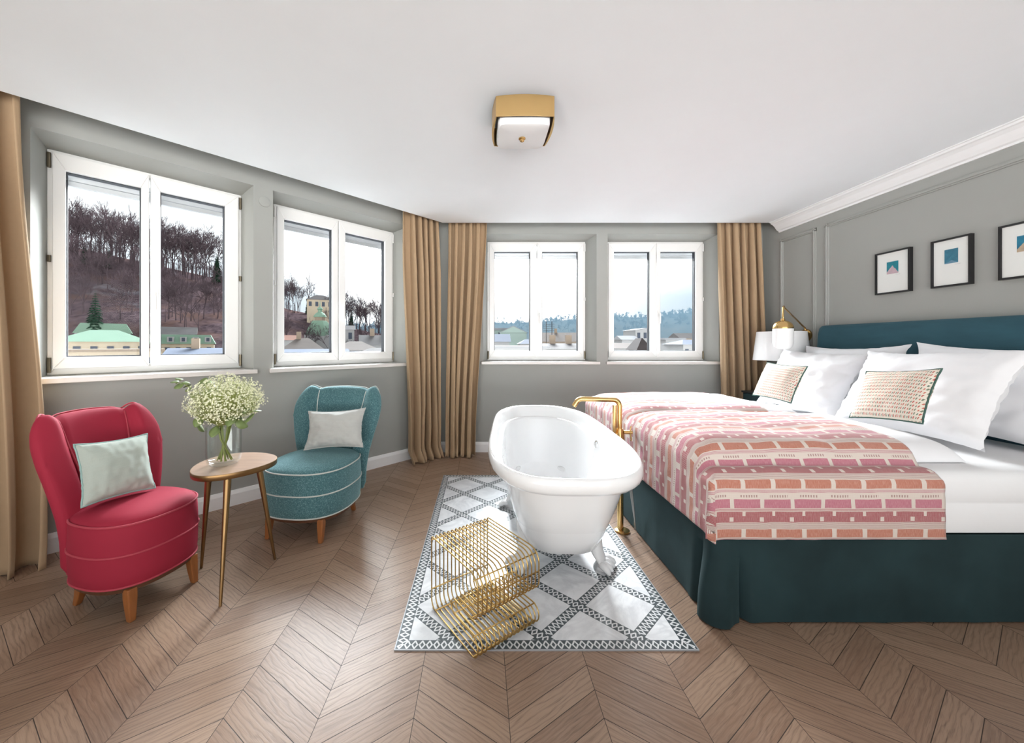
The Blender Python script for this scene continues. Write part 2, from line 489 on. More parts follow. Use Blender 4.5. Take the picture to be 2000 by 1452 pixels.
# ceiling slab with curtain slot along the windows
SL = .232
kx = KC.x + SL * (math.sqrt(2) - 1) ; ky = KC.y - SL
e2 = FL.P(LEFTLEN + .3, -SL, 0)
b = MB(); b.prism([(e2.x, e2.y), (e2.x - .3, YR), (XR, YR), (XR, ky), (kx, ky)], CZ, CZ + .10)
struct(b.build('ceiling', M['ceiling']))
out2 = [(PW.x - .5, YR), (XR + .2, YR), (XR + .2, KC.y + .4), (KC.x - .15, KC.y + .4), (PW.x - .5, PW.y + .2)]
b = MB(); b.prism(out2, WT, WT + .1); struct(b.build('ceiling_slot', M['ceiling']))
# cornice on the right wall
prof = [(0,-.105),(.012,-.105),(.014,-.092),(.03,-.086),(.045,-.066),(.062,-.040),(.082,-.024),(.094,-.020),(.098,-.008),(.110,-.006),(.110,0),(0,0)]
b = MB(); b.rings([[(XR - px, yy, CZ + pz) for px, pz in prof] for yy in (YR, ky - .004)]); struct(b.build('trim_1', M['white_trim']))
# baseboards
def skirt(name, fr, a0, a1):
    pr = [(0,0),(.018,0),(.018,.085),(.012,.1),(.008,.108),(0,.112)]
    b = MB(); b.rings([[fr.P(a, -n, z) for n, z in pr] for a in (a0, a1)]); return struct(b.build(name, M['white_trim']))
skirt('baseboard_left', FL, 0.0, LEFTLEN); skirt('baseboard_back', FB, 0.0, XR - KC.x)
# panel mouldings on the right wall
def moulding(name, y0, y1, z0, z1):
    b = MB(); w = .034
    for (ya, yb, za, zb) in ((y0,y1,z1-w,z1),(y0,y1,z0,z0+w),(y0,y0+w,z0,z1),(y1-w,y1,z0,z1)):
        for k, (i, d) in enumerate(((0, .010), (.010, .018))):
            horiz = (yb - ya) > (zb - za)
            if horiz: b.box((XR - d, ya, za + i), (XR + .01, yb, zb - i))
            else: b.box((XR - d, ya + i, za), (XR + .01, yb - i, zb))
    return struct(b.build(name, M['trimgrey'], bevel=.003))
moulding('trim_2', 3.435, 3.845, .30, 2.285)
moulding('trim_3', -.6, 3.345, .30, 2.285)

# windows
def ring(b, fr, a0, a1, z0, z1, w0, w1, wz0, wz1, n0, n1):
    """picture-frame ring: outer rect a0..a1,z0..z1, inner inset; n0 (room side) .. n1"""
    i0, i1, j0, j1 = a0 + w0, a1 - w1, z0 + wz0, z1 - wz1
    O = [(a0,z0),(a1,z0),(a1,z1),(a0,z1)]; I = [(i0,j0),(i1,j0),(i1,j1),(i0,j1)]
    for k in range(4):
        k2 = (k+1) % 4
        b.hexa([fr.P(O[k][0],n0,O[k][1]), fr.P(O[k2][0],n0,O[k2][1]), fr.P(I[k2][0],n0,I[k2][1]), fr.P(I[k][0],n0,I[k][1]),
                fr.P(O[k][0],n1,O[k][1]), fr.P(O[k2][0],n1,O[k2][1]), fr.P(I[k2][0],n1,I[k2][1]), fr.P(I[k][0],n1,I[k][1])])
for w in WIN:
    fr = w['fr']; c = fr.P((w['a0'] + w['a1'])/2, DN, FZ0)
    root = bpy.data.objects.new(w['n'], None); COL.objects.link(root); root.location = c; root['kind'] = 'structure'
    WORLD[root.name] = Matrix.Translation(c)
    b = MB(); ring(b, fr, w['a0'], w['a1'], FZ0, FZ1, .04, .04, .05, .035, DN, DN + .08); b.build('frame', M['pvc'], root, bevel=.003)
    lim = ((w['a0'] + .022, w['am'] - .004), (w['am'] + .004, w['a1'] - .022))
    for si, (sa, g) in enumerate(zip(lim, w['g'])):
        b = MB(); ring(b, fr, sa[0], sa[1], FZ0 + .035, FZ1 - .018, g[0] - sa[0], sa[1] - g[1], GZ0 - FZ0 - .035, FZ1 - .018 - GZ1, DN - .022, DN + .05)
        s_ = b.build('sash', M['pvc'], root, bevel=.004)
        b = MB(); ring(b, fr, g[0] - .002, g[1] + .002, GZ0 - .002, GZ1 + .002, .008, .008, .008, .008, DN + .004, DN + .046); b.build('gasket', M['gasket'], s_)
        b = MB(); b.hexa([fr.P(g[0], DN+.024, GZ0), fr.P(g[1], DN+.024, GZ0), fr.P(g[1], DN+.03, GZ0), fr.P(g[0], DN+.03, GZ0),
                          fr.P(g[0], DN+.024, GZ1), fr.P(g[1], DN+.024, GZ1), fr.P(g[1], DN+.03, GZ1), fr.P(g[0], DN+.03, GZ1)])
        b.build('pane', M['pane'], s_)
        # handle sits on the sash stile next to the mullion (sash that lies to the right seen from the room)
        right = (si == 0) if fr is FL else (si == 1)
        if right:
            ha = (w['am'] + (g[1] if fr is FL else g[0])) / 2; hz = 1.55
            b = MB()
            b.hexa([fr.P(ha+dx, nn, hz+dz) for nn in (DN-.034, DN-.022) for dx, dz in ((-.014,-.035),(.014,-.035),(.014,.035),(-.014,.035))])
            b.tube([fr.P(ha, DN-.03, hz), fr.P(ha, DN-.062, hz), fr.P(ha, DN-.066, hz-.012), fr.P(ha, DN-.066, hz-.115)], [.009,.009,.010,.008], 8)
            b.build('handle', M['pvc'], s_, smooth=True, sharp=40)
    for ha in (w['a0'] - .004, w['a1'] + .004):
        for hz in (FZ0 + .06, (FZ0+FZ1)/2 + .02, FZ1 - .07):
            b = MB(); k = .045 if abs(hz - 1.72) > .2 else .02
            b.tube([fr.P(ha + (.012 if ha < w['am'] else -.012), DN - .012, hz - k), fr.P(ha + (.012 if ha < w['am'] else -.012), DN - .012, hz + k)], .009, 8)
            b.build('hinge', M['hinge'] if hz < 1.2 or w['n'] == 'window_1' else M['pvc'], root, smooth=True, sharp=40)
    b = MB()
    ins, ine = w['a0'] + .03, w['a1'] - .03
    for k in range(3):
        z0 = GZ1 - .055 + k*.035
        b.hexa([fr.P(ins, DN+.10, z0), fr.P(ine, DN+.10, z0), fr.P(ine, DN+.125, z0), fr.P(ins, DN+.125, z0),
                fr.P(ins, DN+.095, z0+.028), fr.P(ine, DN+.095, z0+.028), fr.P(ine, DN+.12, z0+.028), fr.P(ins, DN+.12, z0+.028)])
    b.build('roller_shutter', M['alu'], root)
    b = MB(); e0, e1 = w['a0'] - w['rev'][0] - .02, w['a1'] + w['rev'][1] + .03
    a0i, a1i = w['a0'] - w['rev'][0] + .003, w['a1'] + w['rev'][1] - .003
    outl = [(e0, -.035), (e1, -.035), (e1, -.001), (a1i, -.001), (w['a1'] - .002, DN - .005), (w['a0'] + .002, DN - .005), (a0i, -.001), (e0, -.001)]
    b.rings([[fr.P(a, n, z) for a, n in outl] for z in (.972, 1.004)])
    b.build('sill', M['marble_sill'], root, bevel=.004)

# floor inlay
b = MB(); b.box((0, 0, 0.0), (RW, RL, .004))
o = b.build('mosaic_inlay', M['inlay']); o.location = (-.3346, 1.4424, 0)
tag(o, 'white marble and dark mosaic diamond panel set in the parquet under the bathtub', 'floor mosaic')
b = MB()
for lo, hi in (((-.004,-.004,0),(RW+.004,0,.0055)), ((-.004,RL,0),(RW+.004,RL+.004,.0055)), ((-.004,0,0),(0,RL,.0055)), ((RW,0,0),(RW+.004,RL,.0055))): b.box(lo, hi)
e = b.build('edge_strip', M['alu'], None); e.parent = o

# ------------------------------------------------------------------ curtains
def curtain(top, bot, zt, zb, n, amp, seed, label, puddle=.03, mid=None, side=None):
    rnd = random.Random(seed)
    ph = [rnd.uniform(-.5, .5) for _ in range(12)]
    T0, T1 = Vector(top[0]), Vector(top[1]); B0, B1 = Vector(bot[0]), Vector(bot[1])
    dirv = (T1 - T0).normalized(); nrm = Vector((dirv.y, -dirv.x))
    if nrm.dot(-(T0 + T1)) < 0: nrm = -nrm     # towards the room
    def fn(u, v):
        # v 0 top .. 1 bottom
        z = lerp(zt, zb, v); k = sstep(0, 1, v)
        p0 = T0.lerp(B0, k); p1 = T1.lerp(B1, k)
        if mid: p0 = p0 + mid[0] * dirv * math.sin(PI*v); p1 = p1 + mid[1] * dirv * math.sin(PI*v)
        uu = u + .018*math.sin(u*9+ph[0]*6)*v + .012*nz(u*4, v*2.2, seed)
        b = p0.lerp(p1, uu)
        w = 2*PI*n*(u + .03*nz(u*3+seed, v*.9, 1.7)*(1+v)) + ph[1]
        A = amp * (.60 + .40*sstep(0, .30, v)) * (1 + .40*nz(u*5, v*1.2, seed+3))
        s_ = math.sin(w); s_ = math.copysign(abs(s_)**.7, s_); off = A*(s_*.85 + .20*math.sin(2*w+ph[2]*3) + .18*nz(u*9, v*2, seed+9))
        lat = .55*amp*math.cos(w)*(1 + .3*nz(u*4, v*2, seed+5))
        foot = sstep(.95, 1.0, v)
        off += foot*puddle*(1.2+1.0*nz(u*5, 1, seed)); z += foot*.02*abs(nz(u*8, 3, seed))
        off += .05*sstep(.72, 1, v)*nz(u*3, v*3, seed) + .012*sstep(.8, 1, v)*nz(u*9, v*14, seed)
        q = b + nrm*off + dirv*lat
        return (q.x, q.y, max(z, .006))
    b = MB(); b.grid(fn, int(n*14), 70)
    c = fn(.5, 1)
    o = b.build('curtain', M['curtain'], None, smooth=True, origin=(c[0], c[1], 0), solid=.004)
    return tag(o, label, 'curtain', 'tan floor-length curtains')
def L2(a, n): p = FL.P(a, n, 0); return (p.x, p.y)
def B2(a, n): p = FB.P(a, n, 0); return (p.x, p.y)
curtain((L2(2.90,-.125), L2(3.50,-.125)), (L2(2.815,-.15), L2(3.50,-.18)), 2.66, .004, 7.5, .062, 1, 'tan floor-length curtain beside the largest window, behind the crimson chair', .03)
curtain((L2(.085,-.125), L2(.470,-.125)), (L2(.055,-.12), L2(.425,-.135)), 2.66, .004, 5, .060, 2, 'tan curtain in the room corner, the one on the angled wall behind the teal chair', .05)
curtain((B2(.145,-.125), B2(.53,-.125)), (B2(.125,-.145), B2(.405,-.15)), 2.66, .004, 5, .060, 5, 'tan curtain in the room corner, the one on the back wall behind the bathtub', .03)
curtain((B2(3.03,-.12), B2(3.49,-.13)), (B2(3.10,-.13), B2(3.55,-.13)), 2.66, .004, 5.5, .060, 4, 'tan curtain between the back windows and the bed, beside the bedside lamp', .03)

# ------------------------------------------------------------------ cocktail chairs
def sup(a, n):   # superellipse radius factor for angle a
    c, s_ = abs(math.cos(a)), abs(math.sin(a))
    return (c**n + s_**n) ** (-1/n)
def make_chair(label, fabric, pipe, SW, SD, BW_, BX, spread=1.0):
    """local frame: +x forward, +y left; SW/SD half width/depth of seat, BW_ half width of the back"""
    root = local_thing('cocktail_chair', label, 'armchair')
    def rim(z, k=1.0, n=2.5, N=48, dz=None):
        pts = []
        for i in range(N):
            a = 2*PI*i/N; r = sup(a, n)
            pts.append((SD*k*r*math.cos(a), SW*k*r*math.sin(a), z))
        return pts
    b = MB()
    R = [(.150,.955),(.158,.985),(.20,1.0),(.29,1.012),(.38,1.0),(.412,.985),(.424,.965),(.438,.90),(.452,.75),(.462,.5),(.466,.2)]
    b.rings([rim(z, k) for z, k in R]); b.build('seat', fabric, root, smooth=True)
    for z, k in ((.420,.990),(.292,1.014),(.155,.985)):
        b = MB(); b.tube(rim(z, k), .0045, 6, closed=True); b.build('piping', pipe, root, smooth=True)
    b = MB(); b.rings([rim(.128, .93), rim(.150, .94)]); b.build('base_rim', M['dark_rim'], root)
    # legs
    fx, fy, rx, ry = SD*.74, SW*.62*spread, -SD*.66, SW*.58*spread
    for (x, y, sx_) in ((fx, -fy, .015), (fx, fy, .015), (rx, -ry, -.035), (rx, ry, -.035)):
        b = MB(); rr = []
        for z, w, t in ((.14,.019,0),(.10,.019,.15),(.05,.016,.5),(0,.0125,1.0)):
            cx = x + sx_*t; cy = y * (1 + .03*t)
            rr.append([(cx-w,cy-w,z),(cx+w,cy-w,z),(cx+w,cy+w,z),(cx-w,cy+w,z)])
        b.rings(rr[::-1]); b.build('leg', M['walnut'], root, bevel=.005)
    # back shell
    def W(z): return interp(z, [(.15,BW_*.70),(.30,BW_*.73),(.42,BW_*.79),(.55,BW_*.885),(.66,BW_*.965),(.74,BW_),(.80,BW_),(.87,BW_*.97)])
    def ztop(u):
        a = abs(u)
        z = .858 + .010*(1 - min(1, a/.5)**2)
        z += .020*math.exp(-((a-.73)/.19)**2)
        if a > .66: z -= .20*(1 - max(0, 1-((a-.66)/.34)**2)**.5)
        z -= .011*math.exp(-((a-.50)/.07)**2)
        return z
    def mid(u, v):
        zt = ztop(u); zb = .165
        z = lerp(zb, zt, v); a = abs(u)
        y = W(z)*math.sin(u*1.15)/math.sin(1.15)
        x = -BX - .055 - .155*sstep(.30, 1.0, z) + (.075 + .045*sstep(.2, .7, z))*a**2.0
        return Vector((x, y, z))
    def nrm(u, v):
        e = .01
        du = mid(min(u+e, 1), v) - mid(max(u-e, -1), v); dv = mid(u, min(v+e, 1)) - mid(u, max(v-e, 0))
        n = du.cross(dv); n.normalize()
        return n if n.x > 0 or abs(u) > .9 else -n
    def thick(u, v):
        a = abs(u)
        t = .043*(1 - a**7)**.5 if a < 1 else 0
        t *= (1 - max(0, v)**14)**.5 if v < 1 else 0
        t *= .35 + .65*sstep(0, .05, v)
        return t
    def front(u, v):
        a = abs(u); puff = .026*math.exp(-((a-.76)/.2)**2) + .012*(1-(min(a,.5)/.5)**2) - .012*math.exp(-((a-.5)/.03)**2)
        t = thick(u, v)
        return mid(u, v) + nrm(u, v)*(t*(1 + puff/.043))
    def back(u, v): return mid(u, v) - nrm(u, v)*thick(u, v)
    NU, NV = 64, 26
    fv = lambda v: 1 - (1-v)**1.6
    fu = lambda u: math.sin((u*2-1)*PI/2*.999)/math.sin(PI/2*.999)
    b = MB()
    b.grid(lambda u, v: front(fu(u), fv(v)), NU, NV); b.grid(lambda u, v: back(fu(u), fv(v)), NU, NV, flip=True)
    n = (NU+1)*(NV+1)
    for i in range(NU): b.face((i+1, i, n+i, n+i+1))
    b.build('backrest', fabric, root, smooth=True)
    for s_ in (-1, 1):
        b = MB(); pts = []
        for i in range(21):
            v = 1 - .60*i/20; pts.append(front(s_*lerp(.50, .44, i/20), v) + nrm(s_*.5, v)*.002)
        b.tube(pts, .004, 6); b.build('piping', pipe, root, smooth=True)
    bk = lambda u, v: mid(u, v) - Vector((.022, 0, 0))
    b = MB(); pts = [bk(fu(i/60), 1) for i in range(61)]
    pts = [bk(-1, v/10) for v in range(0, 10)] + pts + [bk(1, v/10) for v in range(9, -1, -1)]
    b.tube(pts, .004, 6); b.build('piping', pipe, root, smooth=True)
    return root

red = make_chair('crimson velvet low chair with scalloped back beside the far left curtain', M['red_velvet'], M['red_pipe'], .212, .222, .238, .165)
place(red, (-1.650, 1.772, 0), math.radians(-15))
teal = make_chair('teal tweed low chair with pale piping, between the side table and the corner curtains', M['teal_fabric'], M['cream_pipe'], .275, .280, .335, .225)
place(teal, (-1.108, 2.465, 0), math.radians(-97.8))

# ------------------------------------------------------------------ cushions / pillows
def cushion_mesh(b, w, h, t, pinch=.10, seed=0, wrinkle=.0, nu=40, nv=30, sag=0):
    """lies in the local y/z plane, front towards -x; w along y, h along z"""
    def P(u, v, side):
        U, V = u*2-1, v*2-1
        ky = 1 - pinch*(1-abs(V)**2.2)*abs(U)**1.5; kz = 1 - pinch*(1-abs(U)**2.2)*abs(V)**1.5
        y = U*w/2*ky; z = V*h/2*kz
        e = ((1-abs(U)**2.6)*(1-abs(V)**2.6))
        th = t/2*max(e, 0)**.55
        wob = wrinkle*(nz(U*2.2+seed, V*2.2, side*5)*1.0 + .6*nz(U*5+seed, V*5, side*3+seed)) * min(1, e*3)
        corner = wrinkle*.8*nz(U*9+seed, V*9, 2.2)*(1-e)
        z += sag*(-(1-U*U))*(V+1)/2
        return (side*(th + wob) + corner, y, z)
    b.grid(lambda u, v: P(u, v, -1), nu, nv, flip=True); b.grid(lambda u, v: P(u, v, 1), nu, nv)
    edge = []
    N = 24
    for i in range(N): edge.append(P(i/N, 0, 0))
    for i in range(N): edge.append(P(1, i/N, 0))
    for i in range(N): edge.append(P(1-i/N, 1, 0))
    for i in range(N): edge.append(P(0, 1-i/N, 0))
    return edge
def cushion(name, label, cat, w, h, t, mat, loc, rot, pipe=None, group=None, rest=None, **kw):
    root = local_thing(name, label, cat, group)
    b = MB(); edge = cushion_mesh(b, w, h, t, **kw)
    part = 'cover' if pipe else 'pillowcase'
    c = b.build(part, mat, root, smooth=True)
    if pipe:
        b = MB(); b.tube(edge, .0042, 6, closed=True); b.build('piping', pipe, root, smooth=True)
    root.rotation_euler = rot; root.location = loc
    if rest is not None:
        mx = root.rotation_euler.to_matrix()
        zmin = min((mx @ Vector(v.co)).z for v in c.data.vertices)
        root.location.z = rest - zmin + (.004 if pipe else 0)
    return root
D = math.radians
# local front is -x: rotate so that it faces the chair's forward direction
cushion('square_cushion', 'square pale green linen cushion leaning on the crimson chair back', 'cushion', .272, .280, .125, M['linen_green'],
        (-1.735, 1.758, .63), (D(3), D(20), D(180-20)), M['green_pipe'], rest=.468, pinch=.09, seed=3, wrinkle=.007)
cushion('lumbar_cushion', 'oblong pale grey linen cushion leaning on the teal chair back', 'cushion', .41, .265, .125, M['linen_grey'],
        (-1.005, 2.545, .6), (D(-4), D(20), D(180-97.8+4)), M['linen_grey'], rest=.472, pinch=.12, seed=8, wrinkle=.012)

# ------------------------------------------------------------------ side table, vase, flowers
TZ = .580
tb = thing('side_table', 'small oval three-legged table holding the flowers, between the two chairs', 'side table', (-1.293, 1.925, 0), D(20))
def egg(k=1.0, N=56):
    pts = []
    for i in range(N):
        a = 2*PI*i/N; rx = .188*(1+.08*math.cos(a)); ry = .192*(1 - .12*math.cos(a))
        pts.append((rx*k*math.cos(a) + 0, ry*k*math.sin(a)))
    return pts
mt = WORLD[tb.name]
b = MB(); b.rings([[mt @ Vector((x, y, z)) for x, y in egg(k)] for z, k in ((TZ-.028,.985),(TZ-.026,.995),(TZ-.004,1.0),(TZ-.001,.995))])
top = b.build('table_top', M['bronze'], tb, smooth=True, sharp=50)
b = MB(); b.rings([[mt @ Vector((x, y, z)) for x, y in egg(.985)] for z in (TZ-.002, TZ)]); b.build('top_veneer', M['table_wood'], top)
for foot, hd in (((-1.496,1.973),(-1.40,1.90)), ((-1.190,1.684),(-1.235,1.80)), ((-1.146,2.052),(-1.20,1.99))):
    b = MB(); b.tube([(foot[0],foot[1],0), (lerp(foot[0],hd[0],.5), lerp(foot[1],hd[1],.5), (TZ-.028)*.5), (hd[0],hd[1],TZ-.028)], [.0065,.011,.0165], 12); b.build('leg', M['bronze'], tb, smooth=True, sharp=50)

VC = Vector((-1.325, 1.902, TZ)); VR, VH = .078, .200
vs = thing('glass_vase', 'clear round glass vase holding the white flowers on the side table', 'vase', VC)
b = MB(); b.lathe([(.045,.001),(.062,.004),(.074,.022),(VR,.05),(VR,VH),(VR-.004,VH),(VR-.004,.052),(.070,.026),(.056,.018),(.01,.016)], 40, VC); b.build('glass_wall', M['vase'], vs, smooth=True, sharp=60)
bq = thing('flower_bouquet', 'big bunch of tiny cream baby\u2019s breath flowers in the glass vase', 'flowers', VC + Vector((0,0,.02)))
bq['label'] = 'big round bunch of tiny cream blossoms in the glass vase'
rnd = random.Random(11)
BC = VC + Vector((.012, 0, .318)); BR = Vector((.178, .155, .142))
heads = []
for i in range(2700):
    while True:
        d = Vector((rnd.gauss(0,1), rnd.gauss(0,1), rnd.gauss(0,1))).normalized()
        if d.z > -.62 or rnd.random() < .15: break
    r = (.62 + .40*rnd.random()**.7) * (1 + .16*nz(d.x*2.5+3, d.y*2.5, d.z*2.5))
    p = BC + Vector((d.x*BR.x*r, d.y*BR.y*r, d.z*BR.z*r))
    if d.z < -.2: p.x = VC.x + (p.x-VC.x)*.85
    if p.z < VC.z + VH + .016 and math.hypot(p.x-VC.x, p.y-VC.y) > VR - .014: p.z = VC.z + VH + .016 + rnd.random()*.03
    heads.append((p, d))
b = MB()
for p, d in heads:
    s_ = rnd.uniform(.0034, .0062); R_ = (d + Vector((rnd.uniform(-.6,.6),rnd.uniform(-.6,.6),rnd.uniform(-.3,.8)))).to_track_quat('Z','Y').to_matrix()
    base = len(b.v); k = 5
    b.v.append(p + R_ @ Vector((0,0,-s_*.5)))
    for q in range(k*2):
        a = PI*q/k; rr = s_*(1.25 if q % 2 == 0 else .55)
        b.v.append(p + R_ @ Vector((rr*math.cos(a), rr*math.sin(a), s_*(.45 if q % 2 == 0 else .1))))
    for q in range(k*2): b.face((base, base+1+q, base+1+(q+1) % (k*2)))
bl = b.build('blossoms', M['blossom'], bq); bl['kind'] = 'stuff'
b = MB()
for p, d in heads[::4]:
    st = VC + Vector((d.x*.03, d.y*.03, .205)); md = st.lerp(p, .55) + Vector((d.x*.015, d.y*.015, .012))
    b.tube([st, md, p], [.0013,.0010,.0006], 3, caps=False)
fs = b.build('flower_stalks', M['sprig'], bq); fs['kind'] = 'stuff'
for i in range(16):
    a = rnd.uniform(0, 2*PI); r0, r1 = rnd.uniform(.012,.040), rnd.uniform(.008,.03)
    p0 = VC + Vector((r0*math.cos(a+PI*.8), r0*math.sin(a+PI*.8), .021)); p1 = VC + Vector((r1*math.cos(a)*.8, r1*math.sin(a)*.8, .13)); p2 = VC + Vector((r1*1.6*math.cos(a), r1*1.6*math.sin(a), .22))
    b = MB(); b.tube([p0, p1, p2], rnd.uniform(.0022,.0036), 6); b.build('stem', M['stem'], bq, smooth=True)
def sprig(label, tip, n, lr, bend, seed, group=None, z0=.225, droop=0):
    r_ = random.Random(seed)
    st = VC + Vector(((tip[0]) * .10, (tip[1]) * .10, z0)); T = VC + Vector(tip)
    o = thing('eucalyptus_sprig', label, 'leaf sprig', st, 0, group)
    pts = []
    for i in range(9):
        t = i/8; p = st.lerp(T, t) + Vector((0, 0, bend*math.sin(PI*t))); pts.append(p)
    b = MB(); b.tube(pts, [.0022 - .0013*i/8 for i in range(9)], 5); b.build('stalk', M['stem'], o, smooth=True)
    for i in range(n):
        t = .45 + .55*(i/(max(1, n-1))) ; p = pts[0].lerp(pts[-1], t) + Vector((0,0,bend*math.sin(PI*t)))
        a = i*2.4 + r_.uniform(-.4,.4); dirv = (T-st).normalized()
        side = Vector((math.cos(a), math.sin(a), r_.uniform(-.5,.4) - droop)).normalized()
        L = lr*r_.uniform(.75,1.15); nrm_ = side.cross(Vector((r_.uniform(-.4,.4), r_.uniform(-1,-.4), r_.uniform(.2,1)))).normalized(); lat = nrm_
        up_ = side.cross(lat).normalized()
        b = MB(); N = 7; rows = []
        for j in range(N+1):
            tt = j/N; wdt = L*.46*math.sin(PI*min(1, tt*.96+.02))**.75
            cpt = p + side*(L*tt) - Vector((0,0,L*.25*tt*tt)) + up_*0
            rows.append((cpt - lat*wdt + up_*wdt*.18, cpt, cpt + lat*wdt + up_*wdt*.18))
        base = len(b.v)
        for r3 in rows: b.v += [Vector(q) for q in r3]
        for j in range(N):
            for k in range(2): b.face((base+j*3+k, base+j*3+k+1, base+j*3+k+4, base+j*3+k+3))
        b.build('leaf', M['leaf'], o, smooth=True, solid=.0006)
sprig('long thin leafy sprig reaching up to the upper left of the bouquet', (-.235,-.02,.44), 12, .040, .03, 1)
sprig('leafy sprig with round leaves rising behind the bouquet top left', (-.125,.05,.425), 6, .058, .03, 2)
sprig('leafy sprig sticking out at the right side of the bouquet', (.175,-.03,.262), 5, .052, .05, 3)
sprig('leafy sprig hanging over the left edge of the vase', (-.095,-.06,.225), 4, .060, .06, 4, droop=.7)
sprig('leafy sprig hanging over the right edge of the vase', (.095,-.06,.235), 4, .058, .06, 5, droop=.7)
sprig('leafy sprig drooping at the front of the vase rim', (.02,-.085,.215), 3, .055, .05, 6, droop=.7)

# ------------------------------------------------------------------ bathtub
TC = Vector((.430, 2.285, 0)); TL = .715
def tub_pt(a, k, z, n=2.5):
    r = sup(a, n)
    y = math.sin(a)*r; x = math.cos(a)*r
    return x, y
def rimz(Y): return .618 + .088*sstep(1.50, 2.75, Y)
def wid(Y): return lerp(.408, .352, sstep(1.8, 2.55, Y))
tub = thing('bathtub', 'white freestanding clawfoot bathtub on the mosaic panel beside the bed', 'bathtub', TC)
NT_ = 72
def ringpts(kx_, ky_, zf, n=2.6):
    pts = []
    for i in range(NT_):
        a = 2*PI*i/NT_; r = sup(a, 3.1 if a > PI else 2.4)
        Y = TC.y + TL*ky_*math.sin(a)*r; X = TC.x + wid(Y)*kx_*math.cos(a)*r
        pts.append((X, Y, zf(Y)))
    return pts
bz = .132
def zmix(t): return lambda Y: lerp(bz, rimz(Y) - .075, t)
outer = [(.30,.45,lambda Y: bz),(.46,.58,lambda Y: bz+.004),(.545,.655,lambda Y: bz+.03),(.62,.715,zmix(.25)),(.68,.765,zmix(.45)),(.73,.81,zmix(.65)),(.765,.845,zmix(.82)),(.79,.865,zmix(.95)),(.80,.873,zmix(.98))]
lip = [(.82,.885,lambda Y: rimz(Y)-.078),(.90,.935,lambda Y: rimz(Y)-.084),(.955,.97,lambda Y: rimz(Y)-.078),(.988,.99,lambda Y: rimz(Y)-.060),(1.0,1.0,lambda Y: rimz(Y)-.036),(.996,.997,lambda Y: rimz(Y)-.014),(.978,.985,lambda Y: rimz(Y)-.002),(.955,.971,lambda Y: rimz(Y)),(.93,.955,lambda Y: rimz(Y)-.006),(.912,.942,lambda Y: rimz(Y)-.018)]
zi = lambda t: (lambda Y: lerp(bz+.035, rimz(Y)-.03, t))
inner = [(.875,.915,zi(.97)),(.83,.885,zi(.85)),(.78,.85,zi(.68)),(.725,.805,zi(.48)),(.67,.75,zi(.30)),(.60,.69,zi(.13)),(.50,.60,zi(.03)),(.35,.48,zi(0)),(.1,.2,zi(0))]
b = MB(); b.rings([ringpts(*r) for r in outer + lip + inner]); b.build('tub_body', M['enamel'], tub, smooth=True)
# chrome overflow + chain on the right inner wall
ox = TC.x + wid(2.3)*.812; oz = .575
b = MB(); R90 = Matrix.Rotation(D(-78), 3, 'Y')
b.lathe([(.001,.012),(.014,.012),(.022,.007),(.024,.0)], 20, (ox-.004, 2.30, oz), m=R90, sy=1.0)
b.lathe([(.001,.004),(.026,.004),(.029,.0)], 20, (ox+.001, 2.30, oz), m=R90)
ov = b.build('overflow', M['chrome'], tub, smooth=True, sharp=40)
b = MB(); b.tube([(ox-.016, 2.30, oz-.01), (ox-.045, 2.29, oz-.12), (ox-.085, 2.28, oz-.26)], .0013, 5); b.build('plug_chain', M['chrome'], tub)
# claw feet
def claw(sx_, sy_):
    bx = TC.x + sx_*.190; by = TC.y + (-.300 if sy_ < 0 else .42)
    b = MB(); o_ = Vector((sx_*.85, sy_*.52, 0)).normalized(); lat = Vector((-o_.y, o_.x, 0))
    base = Vector((bx, by, 0)) - o_*.03
    def ell(c, w, h, rot=0): return [c + lat*(w*math.cos(2*PI*k/12)) + (o_*math.cos(rot)+Vector((0,0,1))*math.sin(rot))*(h*math.sin(2*PI*k/12)) for k in range(12)]
    b.rings([ell(base + o_*q + Vector((0,0,z)), w, h, r) for q, z, w, h, r in
        ((-.012,.300,.030,.012,.5),(.016,.275,.070,.022,.5),(.024,.235,.088,.032,.4),(.020,.190,.078,.040,.2),(.018,.150,.058,.043,0),(.026,.110,.046,.040,-.1),(.040,.078,.048,.038,-.3),(.056,.052,.054,.036,-.6),(.066,.040,.054,.034,-.9),(.060,.0085,.048,.044,0))])
    for k in (-1.5,-.5,.5,1.5):
        d = (o_ + lat*k*.28).normalized(); p0 = base + o_*.058 + lat*k*.025
        b.tube([p0 + Vector((0,0,.040)), p0 + d*.030 + Vector((0,0,.038)), p0 + d*.052 + Vector((0,0,.026)), p0 + d*.064 + Vector((0,0,.013))], [.016,.018,.016,.008], 8)
    b.build('claw_foot', M['enamel_foot'], tub, smooth=True)
for sx_, sy_ in ((1,-1),(-1,-1),(1,1),(-1,1)): claw(sx_, sy_)

